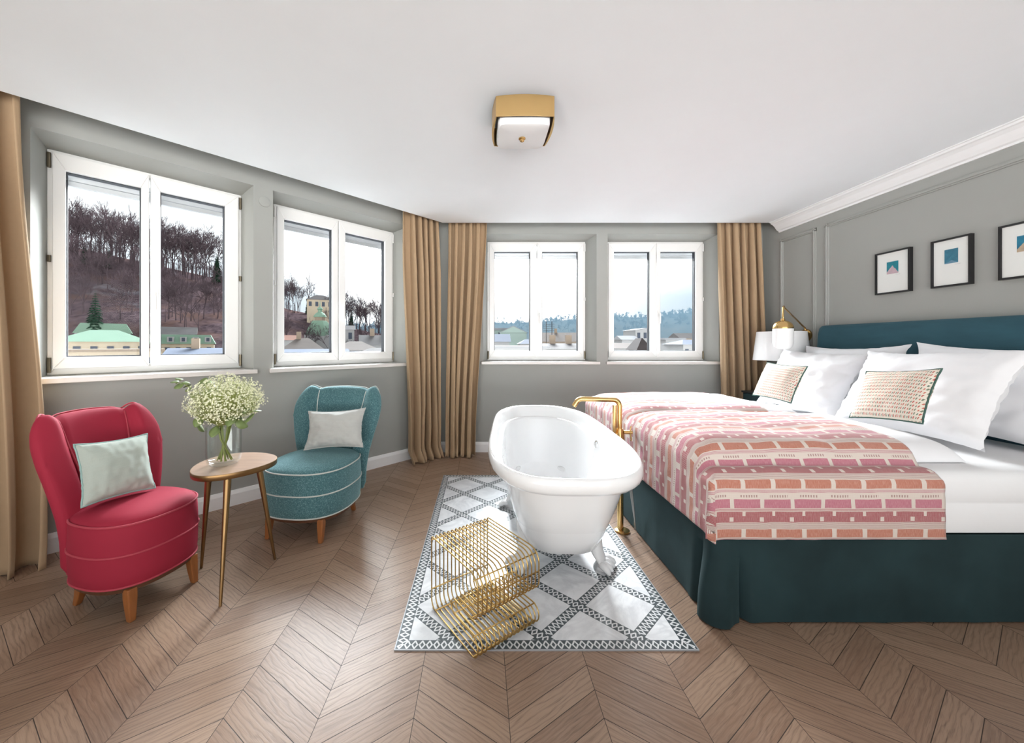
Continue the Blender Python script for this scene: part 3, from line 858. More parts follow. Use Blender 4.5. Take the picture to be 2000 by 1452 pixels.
# ------------------------------------------------------------------ floor-standing bath tap
fc = thing('bath_tap', 'tall brass floor-standing bath tap between the tub and the bed', 'tap', (.897, 2.36, 0))
fx, fy = .893, 2.36
b = MB(); b.lathe([(.046,0),(.046,.010),(.038,.014),(.022,.02)], 28, (fx+.012,fy,0)); b.build('floor_flange', M['brass'], fc, smooth=True, sharp=40)
b = MB(); b.tube([(fx,fy,.012),(fx,fy,.585)], .019, 16); b.build('riser', M['brass'], fc, smooth=True, sharp=40)
b = MB(); b.lathe([(.02,.50),(.030,.512),(.030,.60),(.024,.64),(.018,.66)], 20, (fx-.004,fy,0)); b.build('mixer_body', M['brass'], fc, smooth=True, sharp=40)
sp = [(fx-.004,fy,.62),(fx-.004,fy,.80)] + [(fx-.004-.042*(1-math.cos(t*PI/2/5)), fy, .80+.042*math.sin(t*PI/2/5)) for t in range(1,6)] + [(fx-.16,fy,.845),(fx-.245,fy,.847)] + [(fx-.245-.040*math.sin(t*.95/4), fy, .847-.040*(1-math.cos(t*.95/4))) for t in range(1,5)] + [(fx-.298,fy,.800)]
b = MB(); b.tube(sp, .0155, 14); b.build('spout', M['brass'], fc, smooth=True, sharp=50)
b = MB(); b.tube([(fx-.040,fy-.012,.60),(fx-.040,fy-.012,.665),(fx-.040,fy-.012,.81)], [.008,.0135,.0135], 12); b.build('hand_shower', M['brass'], fc, smooth=True, sharp=50)
b = MB(); b.tube([(fx-.045,fy-.012,.625),(fx+.005,fy-.005,.625)], .008, 10); b.build('shower_holder', M['brass'], fc, smooth=True)
b = MB(); b.tube([(fx+.02,fy-.005,.635),(fx+.072,fy-.010,.635)], .0125, 12); b.tube([(fx+.058,fy-.010,.635),(fx+.058,fy-.034,.600),(fx+.052,fy-.040,.590)], .0045, 8); b.tube([(fx+.058,fy-.010,.64),(fx+.068,fy-.006,.675)], .004, 8); b.build('lever_handle', M['brass'], fc, smooth=True, sharp=50)
hp = []
for i in range(25):
    t = i/24; hp.append((fx+.03+.045*math.sin(PI*t)*(1+.2*t), fy-.02-.02*math.sin(PI*t), .53 - .50*math.sin(PI*t*.86)**1.2 + (.10*t if t > .6 else 0)))
b = MB(); b.tube(hp, .0055, 8); b.build('shower_hose', M['cable'], fc, smooth=True)

# ------------------------------------------------------------------ brass wire rack
rk = thing('wire_stool', 'brass bent-wire slotted stool standing at the front edge of the mosaic panel', 'stool', (-.09, 1.56, .0))
E2 = Vector((-.223, 1.674, 0)); CX = Vector((.814, .58, 0)).normalized(); FW = Vector((.5365, -.844, 0)); FW = (FW - CX*FW.dot(CX)).normalized()
LZ = .009; DP, CL = .366, .315
def arc(cx, cz, r, a0, a1, n=6): return [(cx + r*math.cos(lerp(a0,a1,i/n)), cz + r*math.sin(lerp(a0,a1,i/n))) for i in range(n+1)]
hz_ = .327
prof = [(.012,LZ)] + [(DP-.045, LZ)] + arc(DP-.040, LZ+.040, .040, -PI/2, PI/2, 8)[1:] + [(.215, LZ+.080)] + arc(.205, LZ+.112, .032, -PI/2, -3*PI/2, 8)[1:] + [(DP-.05, LZ+.144)] + arc(DP-.045, LZ+.144+.045, .045, -PI/2, 0, 5)[1:] + arc(DP-.055, hz_-.055, .055, 0, PI/2, 6) + [(.010, hz_)] + arc(.010, hz_-.010, .010, PI/2, PI, 3)[1:] + [(0, .05)] + arc(.035, LZ+.035, .035, PI, 3*PI/2, 5)
NWIRE = 16
for i in range(NWIRE):
    off = CX*(CL*i/(NWIRE-1))
    b = MB(); b.tube([E2 + off + FW*p + Vector((0,0,z)) for p, z in prof], .0029, 6, closed=True); b.build('wire', M['brass_rack'], rk, smooth=True)
for p, z in ((.006,hz_-.014),(.040,LZ+.004),(DP-.03,LZ+.003),(DP-.030,LZ+.077),(.20,LZ+.088),(DP-.025,hz_-.024),(DP-.006,.235),(.004,.09),(.235,LZ+.139),(DP-.035,LZ+.150)):
    b = MB(); b.tube([E2 + FW*p + Vector((0,0,z)) - CX*.004, E2 + FW*p + Vector((0,0,z)) + CX*(CL+.004)], .0030, 6); b.build('crossbar', M['brass_rack'], rk, smooth=True)

# ------------------------------------------------------------------ bed
X0, X1, Y0, Y1 = 1.005, 3.00, 1.59, 3.415
SKT, MTOP = .378, .645
bed = thing('double_bed', 'wide double bed with dark teal velvet skirt and tall teal headboard', 'bed', ((X0+X1)/2, (Y0+Y1)/2, 0))
# skirt
cr = .035
path = []
for i in range(61): path.append((X0, lerp(Y1, Y0+cr, i/60), -1, 0, 'f'))
for i in range(1, 8):
    a = PI + (PI/2)*i/8; path.append((X0+cr+cr*math.cos(a), Y0+cr+cr*math.sin(a), math.cos(a), math.sin(a), 'c'))
for i in range(91): path.append((lerp(X0+cr, X1, i/90), Y0, 0, -1, 'n'))
ss = [0]
for p, q in zip(path, path[1:]): ss.append(ss[-1] + math.hypot(q[0]-p[0], q[1]-p[1]))
sc = ss[64]
def skirt_pt(i, v):     # v 0 top .. 1 bottom
    x, y, nx_, ny_, _ = path[i]; d = ss[i] - sc
    z = lerp(SKT, .008, v)
    o_ = .012*v + .006*v*nz(ss[i]*5, 1) + .003*v*nz(ss[i]*18, v*2)
    bul = math.exp(-(d/.060)**2); o_ += .050*bul*sstep(0, .9, v)
    for c_, w_ in ((-.085, .014), (.105, .012)): o_ -= .030*math.exp(-((d-c_*(1+.1*v))/w_)**2)*sstep(-.1, .5, v)
    for c_, w_ in ((-.135, .03), (.15, .03)): o_ += .008*math.exp(-((d-c_)/w_)**2)*v
    z += .012*bul*v*0
    return Vector((x + nx_*o_, y + ny_*o_, z))
b = MB(); n = len(path)
rows = [[skirt_pt(i, v/16) for i in range(n)] for v in range(17)]
base = 0
for r in rows: b.v += r
for j in range(16):
    for i in range(n-1): b.face((j*n+i, (j+1)*n+i, (j+1)*n+i+1, j*n+i+1))
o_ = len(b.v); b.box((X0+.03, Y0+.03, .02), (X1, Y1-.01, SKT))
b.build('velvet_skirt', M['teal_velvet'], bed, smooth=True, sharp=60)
b = MB(); nS = 96
def mrect(inset, z, rad=.07):
    pts = []
    for i in range(nS):
        a = 2*PI*(i+.5)/nS; c, s_ = math.cos(a), math.sin(a)
        k = sup(a, 14); hx, hy = (X1-X0)/2 - inset, (Y1-Y0)/2 - inset
        x, y = (X0+X1)/2 + hx*c*k, (Y0+Y1)/2 + hy*s_*k
        pts.append((x, y, z))
    return pts
b.rings([mrect(i_, z) for i_, z in ((.012,SKT+.001),(.006,.41),(.003,.46),(.006,.505),(.008,.51),(.004,.516),(.003,.57),(.006,.605),(.018,.632),(.04,.643),(.10,MTOP),(.5,MTOP))])
mt_ = b.build('mattress', M['white_sheet'], bed, smooth=True, sharp=70)
b = MB(); hb = []
for x, in_, z in ((3.005,.0,.10),(3.0,.0,.60),(3.0,.0,1.10),(3.004,.012,1.30),(3.018,.04,1.352),(3.05,.06,1.366),(3.10,.06,1.366),(3.125,.045,1.34),(3.127,.0,.10)): pass
prof_h = [(3.125,.10),(3.004,.10),(3.000,.50),(3.000,1.0),(3.004,1.29),(3.016,1.340),(3.040,1.362),(3.10,1.362),(3.125,1.345)]
def hrow(y, k): return [(lerp(3.07, x, k), y, z if z < 1.2 else lerp(1.2, z, .80+.2*k)) for x, z in prof_h]
def ytop(y0, sgn): return y0
ends = [(1.56,.35),(1.565,.7),(1.585,.93),(1.62,1.0),(2.4,1.0),(3.25,1.0),(3.285,.93),(3.30,.7),(3.305,.35)]
rr = []
for y, k in ends:
    row = []
    for (x, yy, z) in hrow(y, k):
        sl = (1.362 - z)*.055
        row.append((x, yy + (sl if y > 2.5 else -sl), z))
    rr.append(row)
b.rings(rr); b.build('headboard', M['head_velvet'], bed, smooth=True, sharp=50)

# duvets and throw
DUV = [(1.715, 2.475, 1.03, 2.255, .108), (2.525, 3.385, 1.03, 2.255, .108)]
def duv_h(k, x, y):
    ya, yb, xa, xb, h = DUV[k]
    U = (x - (xa+xb)/2)/((xb-xa)/2); V = (y - (ya+yb)/2)/((yb-ya)/2)
    if abs(U) >= 1 or abs(V) >= 1: return 0.0
    e = max(0, (1-abs(U)**12))**.5 * max(0, (1-abs(V)**7))**.55
    return .004 + h*e*(1 + .16*nz(x*3+k*9, y*3) + .07*nz(x*9, y*9, k))
def top_h(x, y): return max(duv_h(0, x, y), duv_h(1, x, y))
for k, lab in ((0, 'white puffy duvet on the near half of the bed'), (1, 'white puffy duvet on the far half of the bed, by the window')):
    ya, yb, xa, xb, h = DUV[k]
    root = thing('duvet', lab, 'duvet', ((xa+xb)/2, (ya+yb)/2, MTOP), 0, None)
    sp_ = lambda u: (math.sin((u*2-1)*PI/2) + 1)/2
    b = MB()
    def fn(u, v, sgn):
        x = lerp(xa, xb, sp_(u)); y = lerp(ya, yb, sp_(v)); t = duv_h(k, x, y)
        return (x, y, MTOP + .003 + (t if sgn else min(t, .004)*0))
    b.grid(lambda u, v: fn(u, v, 1), 70, 50); b.grid(lambda u, v: fn(u, v, 0), 70, 50, flip=True)
    b.build('cover', M['white_linen'], root, smooth=True)
HEADEND = 1.965
def hb_(x, y):
    m_ = 0
    for dx in (-.03, 0, .03):
        for dy in (-.05, -.025, 0, .025, .05): m_ = max(m_, top_h(clamp(x+dx, X0+.06, 9), y+dy))
    s_ = 0
    return MTOP + .007 + m_
def prof1(p, R=.055):
    if p <= 0: return p, 0.0
    L = R*PI/2
    if p < L: a = p/R; return R*math.sin(a), R*(1-math.cos(a))
    q = p - L
    return R + .018*q, R + q
EX, EY0, EY1 = X0 + .035, Y0 + .035, Y1 - .035
UL, UD = HEADEND - EX, .305
VD = .315; VL = EY1 - EY0
def throw_pt(u, v):
    a = -UD + u*(UL + UD)                      # 0 at foot edge, negative hangs
    bb = -VD + v*(VL + 2*VD*.93)               # 0 at near edge
    ou, du = prof1(-a); 
    ov, dv = (0, 0); ysgn = 0
    if bb < 0: ov, dv = prof1(-bb); ysgn = -1
    elif bb > VL: ov, dv = prof1(bb - VL); ysgn = 1
    x = EX + max(a, 0) - (ou if a < 0 else 0)
    y = EY0 + clamp(bb, 0, VL) + ysgn*ov
    xe = max(x, EX); ye = clamp(y, EY0, EY1)
    drop = max(du if a < 0 else 0, dv)
    zt = hb_(xe, ye) + .004*nz(a*6, bb*6, 4)
    k = sstep(0, .10, drop)
    zt = lerp(zt, MTOP + .012, k)
    z = zt - drop
    corner = sstep(.0, .20, min(-a, -bb)) if (a < 0 and bb < 0) else 0
    wig = (.004*nz(a*7, bb*7, 9) + .003*nz(a*16, bb*16, 2))
    if drop > .03:
        if a < 0 and du >= dv: x -= .006 + abs(wig)*1.5 + .012*corner
        if ysgn and dv >= (du if a < 0 else 0): y += ysgn*(.006 + abs(wig)*1.5 + .012*corner)
    z -= .012*corner
    return (x, y, max(z, SKT - .03))
b = MB(); NUu, NVv = 110, 170
pts = [[throw_pt(i/NUu, j/NVv) for i in range(NUu+1)] for j in range(NVv+1)]
ci_ = int(NUu*.72); VARC = [0.0]
for j in range(NVv): VARC.append(VARC[-1] + (Vector(pts[j+1][ci_]) - Vector(pts[j][ci_])).length)
b.grid(lambda u, v: pts[int(round(v*NVv))][int(round(u*NUu))], NUu, NVv, uvfn=lambda u, v: (u*(UL+UD), VARC[int(round(v*NVv))] - .012))
o = b.build('throw_blanket', M['throw'], None, smooth=True, origin=(1.45, 2.5, MTOP))
sol = o.modifiers.new('Solid', 'SOLIDIFY'); sol.thickness = .003; sol.offset = 1
tag(o, 'pink and terracotta woven throw spread across the foot of the bed', 'blanket')

# pillows (front -x, lean back towards the headboard)
PG = 'large white pillows against the headboard'
cushion('pillow', 'large white pillow right behind the printed cushion nearer the window', 'pillow', .74, .54, .21, M['white_linen'], (2.62, 2.955, .9), (D(2), D(27), D(3)), None, PG, rest=MTOP+.004, pinch=.11, seed=21, wrinkle=.020)
cushion('pillow', 'large white pillow right behind the printed cushion at mid-bed', 'pillow', .80, .57, .22, M['white_linen'], (2.585, 2.19, .9), (D(-2), D(29), D(-2)), None, PG, rest=MTOP+.004, pinch=.11, seed=33, wrinkle=.022)
cushion('pillow', 'large white pillow against the headboard, mostly hidden by the pillow nearer the window', 'pillow', .80, .55, .13, M['white_linen'], (2.86, 2.90, .9), (D(-1), D(13), D(1)), None, PG, rest=MTOP+.004, pinch=.12, seed=45, wrinkle=.016)
cushion('pillow', 'large white pillow against the headboard, cut off by the right picture edge', 'pillow', .80, .55, .13, M['white_linen'], (2.85, 2.075, .9), (D(2), D(13), D(0)), None, PG, rest=MTOP+.004, pinch=.12, seed=57, wrinkle=.016)
cushion('scatter_cushion', 'small cream dash-printed cushion on the far duvet, next to the bedside lamp', 'cushion', .35, .29, .11, M['dash'], (2.285, 2.83, .9), (D(2), D(24), D(4)), M['pillow_pipe'], None, rest=.768, pinch=.07, seed=64, wrinkle=.004)
cushion('scatter_cushion', 'small cream dash-printed cushion on the near duvet, at the middle of the bed', 'cushion', .36, .30, .11, M['dash'], (2.225, 1.995, .9), (D(-7), D(26), D(-3)), M['pillow_pipe'], None, rest=.765, pinch=.07, seed=72, wrinkle=.004)

# ------------------------------------------------------------------ bedside: wall panel, nightstand, lamps
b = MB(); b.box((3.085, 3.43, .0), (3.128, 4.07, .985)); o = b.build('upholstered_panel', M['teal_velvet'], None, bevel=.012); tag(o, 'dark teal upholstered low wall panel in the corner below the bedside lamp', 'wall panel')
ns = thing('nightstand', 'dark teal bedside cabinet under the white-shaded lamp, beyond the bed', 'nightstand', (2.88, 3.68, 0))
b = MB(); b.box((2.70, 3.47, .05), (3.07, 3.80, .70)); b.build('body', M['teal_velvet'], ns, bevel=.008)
b = MB(); b.box((2.69, 3.46, .70), (3.075, 3.81, .72)); b.build('top', M['black'], ns, bevel=.004)
for x in (2.73, 3.04):
    for y in (3.50, 3.77):
        b = MB(); b.tube([(x,y,0),(x,y,.05)], .014, 8); b.build('leg', M['black'], ns)
LC = Vector((2.900, 3.560, .72))
tl = thing('table_lamp', 'bedside lamp with wide white cone shade, beside the right curtain', 'lamp', LC)
b = MB(); b.lathe([(.055,0),(.055,.012),(.02,.02),(.012,.03),(.012,.31),(.016,.315),(.016,.345),(.006,.35),(.006,.37)], 20, LC); b.build('lamp_base', M['black'], tl, smooth=True, sharp=40)
b = MB(); b.lathe([(.222,.322),(.192,.598),(.190,.598),(.220,.322),(.222,.322)], 48, LC); 
for k in range(3):
    a = 2*PI*k/3; b.tube([LC+Vector((0,0,.365)), LC+Vector((.212*math.cos(a),.212*math.sin(a),.45))], .002, 5)
b.f = [f for f in b.f if len(f) < 40]; b.mi = b.mi[:len(b.f)]
b.build('lamp_shade', M['shade'], tl, smooth=True, sharp=50)
wl = thing('bracket_lamp', 'brass swing-arm wall lamp with opal glass cup over the bed corner', 'wall lamp', (3.13, 3.538, 1.284))
b = MB(); b.lathe([(.058,0),(.058,.014),(.05,.02),(.01,.021)], 28, (3.13, 3.538, 1.284), m=Matrix.Rotation(D(-90), 3, 'Y')); b.build('wall_plate', M['brass'], wl, smooth=True, sharp=40)
DC = Vector((2.632, 3.21, 1.333))
b = MB(); b.tube([(3.118,3.538,1.30),(3.112,3.536,1.33),(3.108,3.533,1.352)], .008, 10)
b.tube([(3.108,3.533,1.352), (DC.x+.035, DC.y+.03, 1.518), (DC.x+.018, DC.y+.014, 1.528), (DC.x+.004, DC.y+.004, 1.515), (DC.x, DC.y, 1.43), (DC.x, DC.y, 1.40)], .0075, 10)
b.build('arm', M['brass'], wl, smooth=True)
b = MB(); b.lathe([(.074,0),(.074,.006)] + [(.074*math.cos(t*PI/2/8), .006+.066*math.sin(t*PI/2/8)) for t in range(1, 8)] + [(.016,.070),(.014,.085),(.008,.088)], 28, DC); b.build('lamp_cap', M['brass'], wl, smooth=True, sharp=40)
b = MB(); b.lathe([(.02,-.178),(.045,-.174),(.064,-.155),(.073,-.125),(.073,-.001),(.05,0)], 28, DC); b.build('glass_shade', M['opal'], wl, smooth=True, sharp=50)

# ------------------------------------------------------------------ pictures
XF = 3.103
def picture(label, y0, y1, z0, z1, pr, pm):
    r = thing('framed_print', label, 'picture', (3.13, (y0+y1)/2, (z0+z1)/2), 0, 'small framed prints above the headboard')
    b = MB(); w = .0115
    for lo, hi in (((XF,y0,z0),(XR-.001,y1,z0+w)), ((XF,y0,z1-w),(XR-.001,y1,z1)), ((XF,y0,z0+w),(XR-.001,y0+w,z1-w)), ((XF,y1-w,z0+w),(XR-.001,y1,z1-w))): b.box(lo, hi)
    b.build('frame', M['black'], r)
    b = MB(); b.box((3.112, y0+w, z0+w), (3.116, y1-w, z1-w)); mb = b.build('mount_board', M['mat_board'], r)
    yc, zc, pw, ph = pr
    b = MB(); b.box((3.1105, yc-pw/2, zc-ph/2), (3.1125, yc+pw/2, zc+ph/2)); b.build('print', pm, mb, origin=(3.1115, yc, zc))
    b = MB(); rn = random.Random(y0)
    b.tube([(3.1115, yc-pw*.25-.004*i, zc-ph/2-.010+rn.uniform(-.003,.003)) for i in range(9)], .0005, 4); b.build('signature', M['ink'], mb)
    b = MB(); b.box((3.106, y0+w, z0+w), (3.1075, y1-w, z1-w)); b.build('glazing', M['pane'], r)
TEALA, TEALB = srgb(20,100,120), srgb(40,150,165)
picture('black-framed print with a pale pink shape on teal, nearest the window', 2.668, 2.9035, 1.583, 1.904, (2.786, 1.777, .078, .092), print_mat('print_pink', TEALA, TEALB, (.75, .0, .012), srgb(225,190,200)))
picture('black-framed print that is all blue-teal, middle of the row above the headboard', 2.336, 2.5435, 1.581, 1.902, (2.438, 1.781, .070, .094), print_mat('print_blue', srgb(20,80,105), srgb(70,140,165), (2.0, .03, .005), srgb(120,160,190)))
picture('black-framed print with a sand-coloured shape on teal, cut by the picture edge', 2.003, 2.212, 1.580, 1.902, (2.098, 1.777, .082, .092), print_mat('print_sand', srgb(15,85,120), srgb(45,145,175), (.7, -.002, .014), srgb(215,185,155)))

# ------------------------------------------------------------------ ceiling lamp
cl = thing('ceiling_lamp', 'square brass ceiling lamp with opal glass and small finial', 'ceiling lamp', (.227, 2.03, CZ))
cx0, cx1, cy0, cy1 = .078, .377, 1.888, 2.172; zt, zb2 = CZ - .0005, 2.365
def plate(p, q, nrm_):
    p, q = Vector(p), Vector(q); nrm_ = Vector(nrm_); b = MB(); N = 14; rows = []
    for i in range(N+1):
        t = i/N; bow = .016*(1-(2*t-1)**2)
        o1 = p.lerp(q, t) + nrm_*bow; th = .004 + .008*(1-(2*t-1)**2)
        i1 = o1 - nrm_*th
        rows.append([(o1.x,o1.y,zb2),(i1.x,i1.y,zb2),(i1.x,i1.y,zt),(o1.x,o1.y,zt)])
    b.rings(rows); return b
plate((cx0,cy0,0),(cx1,cy0,0),(0,-1,0)).build('brass_panel', M['brass_dull'], cl, smooth=True, sharp=30)
plate((cx0,cy1,0),(cx1,cy1,0),(0,1,0)).build('brass_panel', M['brass_dull'], cl, smooth=True, sharp=30)
plate((cx0,cy0,0),(cx0,cy1,0),(-1,0,0)).build('brass_panel', M['brass_dull'], cl, smooth=True, sharp=30)
plate((cx1,cy0,0),(cx1,cy1,0),(1,0,0)).build('brass_panel', M['brass_dull'], cl, smooth=True, sharp=30)
b = MB(); ccx, ccy = (cx0+cx1)/2, (cy0+cy1)/2
def sq(k, z, n=9):
    pts = []
    for i in range(48):
        a = 2*PI*i/48; r = sup(a, n); pts.append((ccx + .142*k*r*math.cos(a), ccy + .134*k*r*math.sin(a), z))
    return pts
b.rings([sq(.97, zt), sq(.97, 2.375), sq(.955, 2.350), sq(.91, 2.339), sq(.80, 2.334), sq(.3, 2.332)]); b.build('glass_diffuser', M['opal'], cl, smooth=True, sharp=40)
b = MB(); b.lathe([(.006,-.020),(.011,-.016),(.011,-.007),(.019,-.004),(.019,0)], 16, (ccx, ccy, 2.332)); b.build('finial', M['brass'], cl, smooth=True, sharp=40)

# wall switch and painted junction cover
b = MB(); p = FB.P(2.688 - KC.x, 0, 0); b.box((p.x-.028, KC.y-.010, 1.10), (p.x+.028, KC.y-.0005, 1.18)); o = b.build('light_switch', M['white_trim'], None, bevel=.003); tag(o, 'small white wall switch beside the right curtain under the window', 'switch')
p = FL.P(1.70, -.001, 2.315)
b = MB(); mm = Matrix((FL.d, Vector((0,0,1)), -FL.n)).transposed(); b.lathe([(.040,0),(.040,.004),(.036,.006),(.002,.006)], 28, p, m=mm); o = b.build('junction_cover', M['trimgrey'], None, smooth=True, sharp=30); tag(o, 'round painted cover plate on the wall between the two left windows', 'wall cover')

# ------------------------------------------------------------------ outside
ME = {}
ME['ground'] = simple('town_ground', (.75,.75,.75), .9, var=.3, scale=.15)  # unseen from the room, made pale to bounce light up onto the ceiling
m = NT('wooded_hillside'); x, y, z = m.coords()
n1 = m.noise(m.vec, .09, 6, .65); n2 = m.noise(m.vec, .9, 5, .7); n3 = m.noise(m.xyz(x*.06, y*.06, z*.12), 1, 5, .6, 1)
c = m.mix(((n2 - .3) * 2.2).max(0.0).min(1.0), (.020,.015,.019), (.115,.082,.088)); c = m.mix(((n1 - .48) * 4.0).max(0.0).min(1.0), c, (.085,.052,.043))
c = m.mix((((n3 - .58) * 9.0) * n2).max(0.0).min(1.0), c, (.15,.155,.175)); m.base(c); m.set(Roughness=.95); m.b.inputs['Specular IOR Level'].default_value = 0; M['hill'] = m.mat
m = NT('distant_forest'); x, y, z = m.coords()
n1 = m.noise(m.vec, .16, 6, .7); n2 = m.noise(m.vec, .02, 3)
m.base(m.mix(n2, m.mix(n1, (.02,.03,.03), (.10,.11,.09)), m.mix(n1, (.03,.035,.04), (.12,.10,.09)))); m.set(Roughness=.95); m.b.inputs['Specular IOR Level'].default_value = 0; M['farhill'] = m.mat
M['bark'] = simple('bare_twigs', (.062,.046,.052), .9, var=.35, scale=1, spec=0)
M['bark2'] = simple('distant_twigs', (.03,.035,.035), .9, var=.3, scale=1, spec=0)
M['fir'] = simple('fir_needles', (.012,.030,.018), .9, var=.5, scale=2, spec=0)
def bm(name, c, rough=.8, var=.1, scale=.6): M[name] = simple(name, c, rough, var=var, scale=scale, spec=.04)
bm('copper_green', (.135,.205,.155)); bm('cream_render', (.34,.29,.22)); bm('pale_render', (.25,.25,.25)); bm('mint_render', (.235,.30,.275)); bm('grey_roof', (.085,.08,.08), var=.25); bm('beige_roof', (.105,.09,.082), var=.25)
bm('blue_roof', (.10,.115,.15), var=.2); bm('red_roof', (.12,.055,.038), var=.25); bm('dark_roof', (.035,.030,.030), var=.3); bm('dark_window', (.05,.06,.08), .3); bm('sandstone', (.20,.16,.125)); bm('white_roof', (.20,.205,.215), var=.1)

GZ = -15.0
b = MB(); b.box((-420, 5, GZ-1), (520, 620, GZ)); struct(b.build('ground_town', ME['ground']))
YRG = 118.0
def yr(px): return interp(px, [(0,455),(140,482),(290,515),(437,547),(500,572),(560,604),(620,616),(690,642),(760,656),(850,664)])
def hill_pt(r, t):
    px = r*720 + 939
    zr = 1.2 + (672 - yr(px))/720*YRG
    Y = lerp(56, YRG, t) if t <= 1 else YRG + (t-1)*60
    x = r*Y
    z = lerp(-9, zr, t**.85) if t <= 1 else zr - (t-1)*8
    z += (1.6*nz(x*.06, Y*.06) + .8*nz(x*.2, Y*.2))*math.sin(min(t,1)*PI)**.5 if 0 < t < 1 else 0
    return Vector((x, Y, z))
b = MB(); b.grid(lambda u, v: hill_pt(lerp(-1.42, -.10, u), v*1.25), 110, 50); struct(b.build('hillside', M['hill'], None, smooth=True))
def fy_(px): return interp(px, [(560,650),(680,640),(760,634),(960,630),(1000,632),(1060,628),(1130,624),(1200,618),(1240,621),(1290,617),(1330,612),(1370,610),(1500,608)])
def far_pt(r, t):
    px = r*720 + 939; YF = 440
    zr = 1.2 + (672 - fy_(px))/720*YF
    Y = lerp(260, YF, t); z = lerp(-14, zr, t**.9) + (2.5*nz(r*20, t*5) + 1.2*nz(r*60, t*14))*math.sin(min(t,1)*PI)
    return Vector((r*Y, Y, z))
b = MB(); b.grid(lambda u, v: far_pt(lerp(-.62, .80, u), v), 140, 30); struct(b.build('hill_far', M['farhill'], None, smooth=True))

def bare_tree(seed, h=13.0, spread=.42, twig=.052, depth=6, trunk=.33):
    r_ = random.Random(seed); b = MB()
    def seg(p, q, r0, r1, n=3):
        t = (q-p).normalized(); a = t.orthogonal().normalized(); c = t.cross(a); base = len(b.v)
        for P_, R_ in ((p,r0),(q,r1)):
            for k in range(n): b.v.append(P_ + a*R_*math.cos(2*PI*k/n) + c*R_*math.sin(2*PI*k/n))
        for k in range(n): b.face((base+k, base+(k+1)%n, base+n+(k+1)%n, base+n+k))
    def grow(p, d, L, r, k):
        q = p + d*L; r1 = max(twig*.6, r*.68)
        seg(p, q, r, r1, 5 if k == 0 else 3)
        if k >= depth: return
        nb = 2 if k == 0 else r_.choice((2,3,3))
        for i in range(nb):
            dd = (d + Vector((r_.gauss(0,1), r_.gauss(0,1), r_.gauss(.15,.5)))*spread*(1.0 if i else .45)).normalized()
            grow(p.lerp(q, 1 if i == 0 else r_.uniform(.55,1)), dd, L*r_.uniform(.62,.86), r1, k+1)
    p = Vector((0,0,-.5)); d = Vector((r_.uniform(-.05,.05), r_.uniform(-.05,.05), 1)).normalized()
    grow(p, d, h*trunk, h*.014, 0)
    return b
def fir_tree(seed, h=12.0, R=2.3):
    r_ = random.Random(seed); b = MB(); b.tube([(0,0,-.5),(0,0,h*.95)], [.2,.03], 5)
    for i in range(26):
        t = i/25; z = h*(.08 + .90*t); rr = R*(1-t)**.85 + .12
        n = 11
        for k in range(n):
            a = 2*PI*k/n + i*1.3 + r_.uniform(-.2,.2); L = rr*r_.uniform(.75,1.15); w = L*.30 + .05
            o_ = Vector((math.cos(a), math.sin(a), 0)); l_ = Vector((-o_.y, o_.x, 0))
            c0 = Vector((0,0,z)); c1 = o_*L*.6 + Vector((0,0,z - L*.16)); c2 = o_*L + Vector((0,0,z - L*.42))
            base = len(b.v); b.v += [c0, c1 + l_*w, c2, c1 - l_*w, c1 + Vector((0,0,.12*L))]
            b.face((base, base+4, base+1)); b.face((base+1, base+4, base+2)); b.face((base+2, base+4, base+3)); b.face((base+3, base+4, base))
    return b
def protos(fnc, name, mat, n, **kw): return [fnc(s_+3, **kw).build(name, mat) for s_ in range(n)]
TP = protos(bare_tree, 'bare_tree', M['bark'], 5)
TP2 = protos(bare_tree, 'ridge_tree', M['bark2'], 3, h=12.0, spread=.55, twig=.22, depth=5, trunk=.24)
FP = protos(fir_tree, 'fir_tree', M['fir'], 2)
def put(proto, used, loc, rz, sc, label, cat, group):
    o = proto if proto.name not in used else proto.copy()
    if proto.name in used: COL.objects.link(o)
    else: used.add(proto.name)
    o.location = loc; o.rotation_euler = (0, 0, rz); o.scale = (sc, sc, sc); tag(o, label, cat, group); return o
used = set(); rnd = random.Random(5)
nT = 0
while nT < 290:
    px = rnd.uniform(100, 480) if rnd.random() < .66 else rnd.uniform(530, 770); r = (px - 939)/720
    if px > 470 and px < 530: continue
    ridge = rnd.random() < .52
    t = rnd.uniform(.86, 1.06) if ridge else rnd.uniform(.30, .88)
    if px > 610 and t > .5 and px < 650: continue
    p = hill_pt(r, t)
    sc_ = rnd.uniform(.75, 1.12) * (1.0 if px < 500 else .74) * (1 if ridge else .62)
    put(TP[nT % 5], used, (p.x, p.y, p.z), rnd.uniform(0, 6.28), sc_, 'bare brown winter tree on the wooded hill seen through the two left windows', 'tree', 'bare trees on the near hill'); nT += 1
for px, t, s_, lab in ((186,.16,.95,'dark green fir standing alone low on the hill, just above the green roofs'), (165,.80,.55,'bluish fir halfway up the hill at the left of the largest window'), (213,.78,.5,'second bluish fir halfway up the hill, right of the first'),
                       (424,.92,.80,'slim dark fir on the ridge in the right pane of the largest window'), (603,.96,.55,'small fir beside the house on the hill'), (686,.95,.5,'small dark fir on the low ridge in the right pane of the second window')):
    p = hill_pt((px-939)/720, t); put(FP[int(px) % 2], used, (p.x, p.y, p.z), px, s_, lab, 'tree', None)
for i in range(270):
    px = rnd.uniform(660, 790) if i < 45 else rnd.uniform(955, 1380); p = far_pt((px-939)/720, (rnd.uniform(.9, 1.0) if i % 5 < 3 else rnd.uniform(.55, .9)))
    put(TP2[i % 3], used, (p.x, p.y, p.z - 3.5), rnd.uniform(0, 6.28), rnd.uniform(.75, 1.25), 'hazy tree on the distant ridge beyond the town', 'tree', 'trees on the distant ridge')

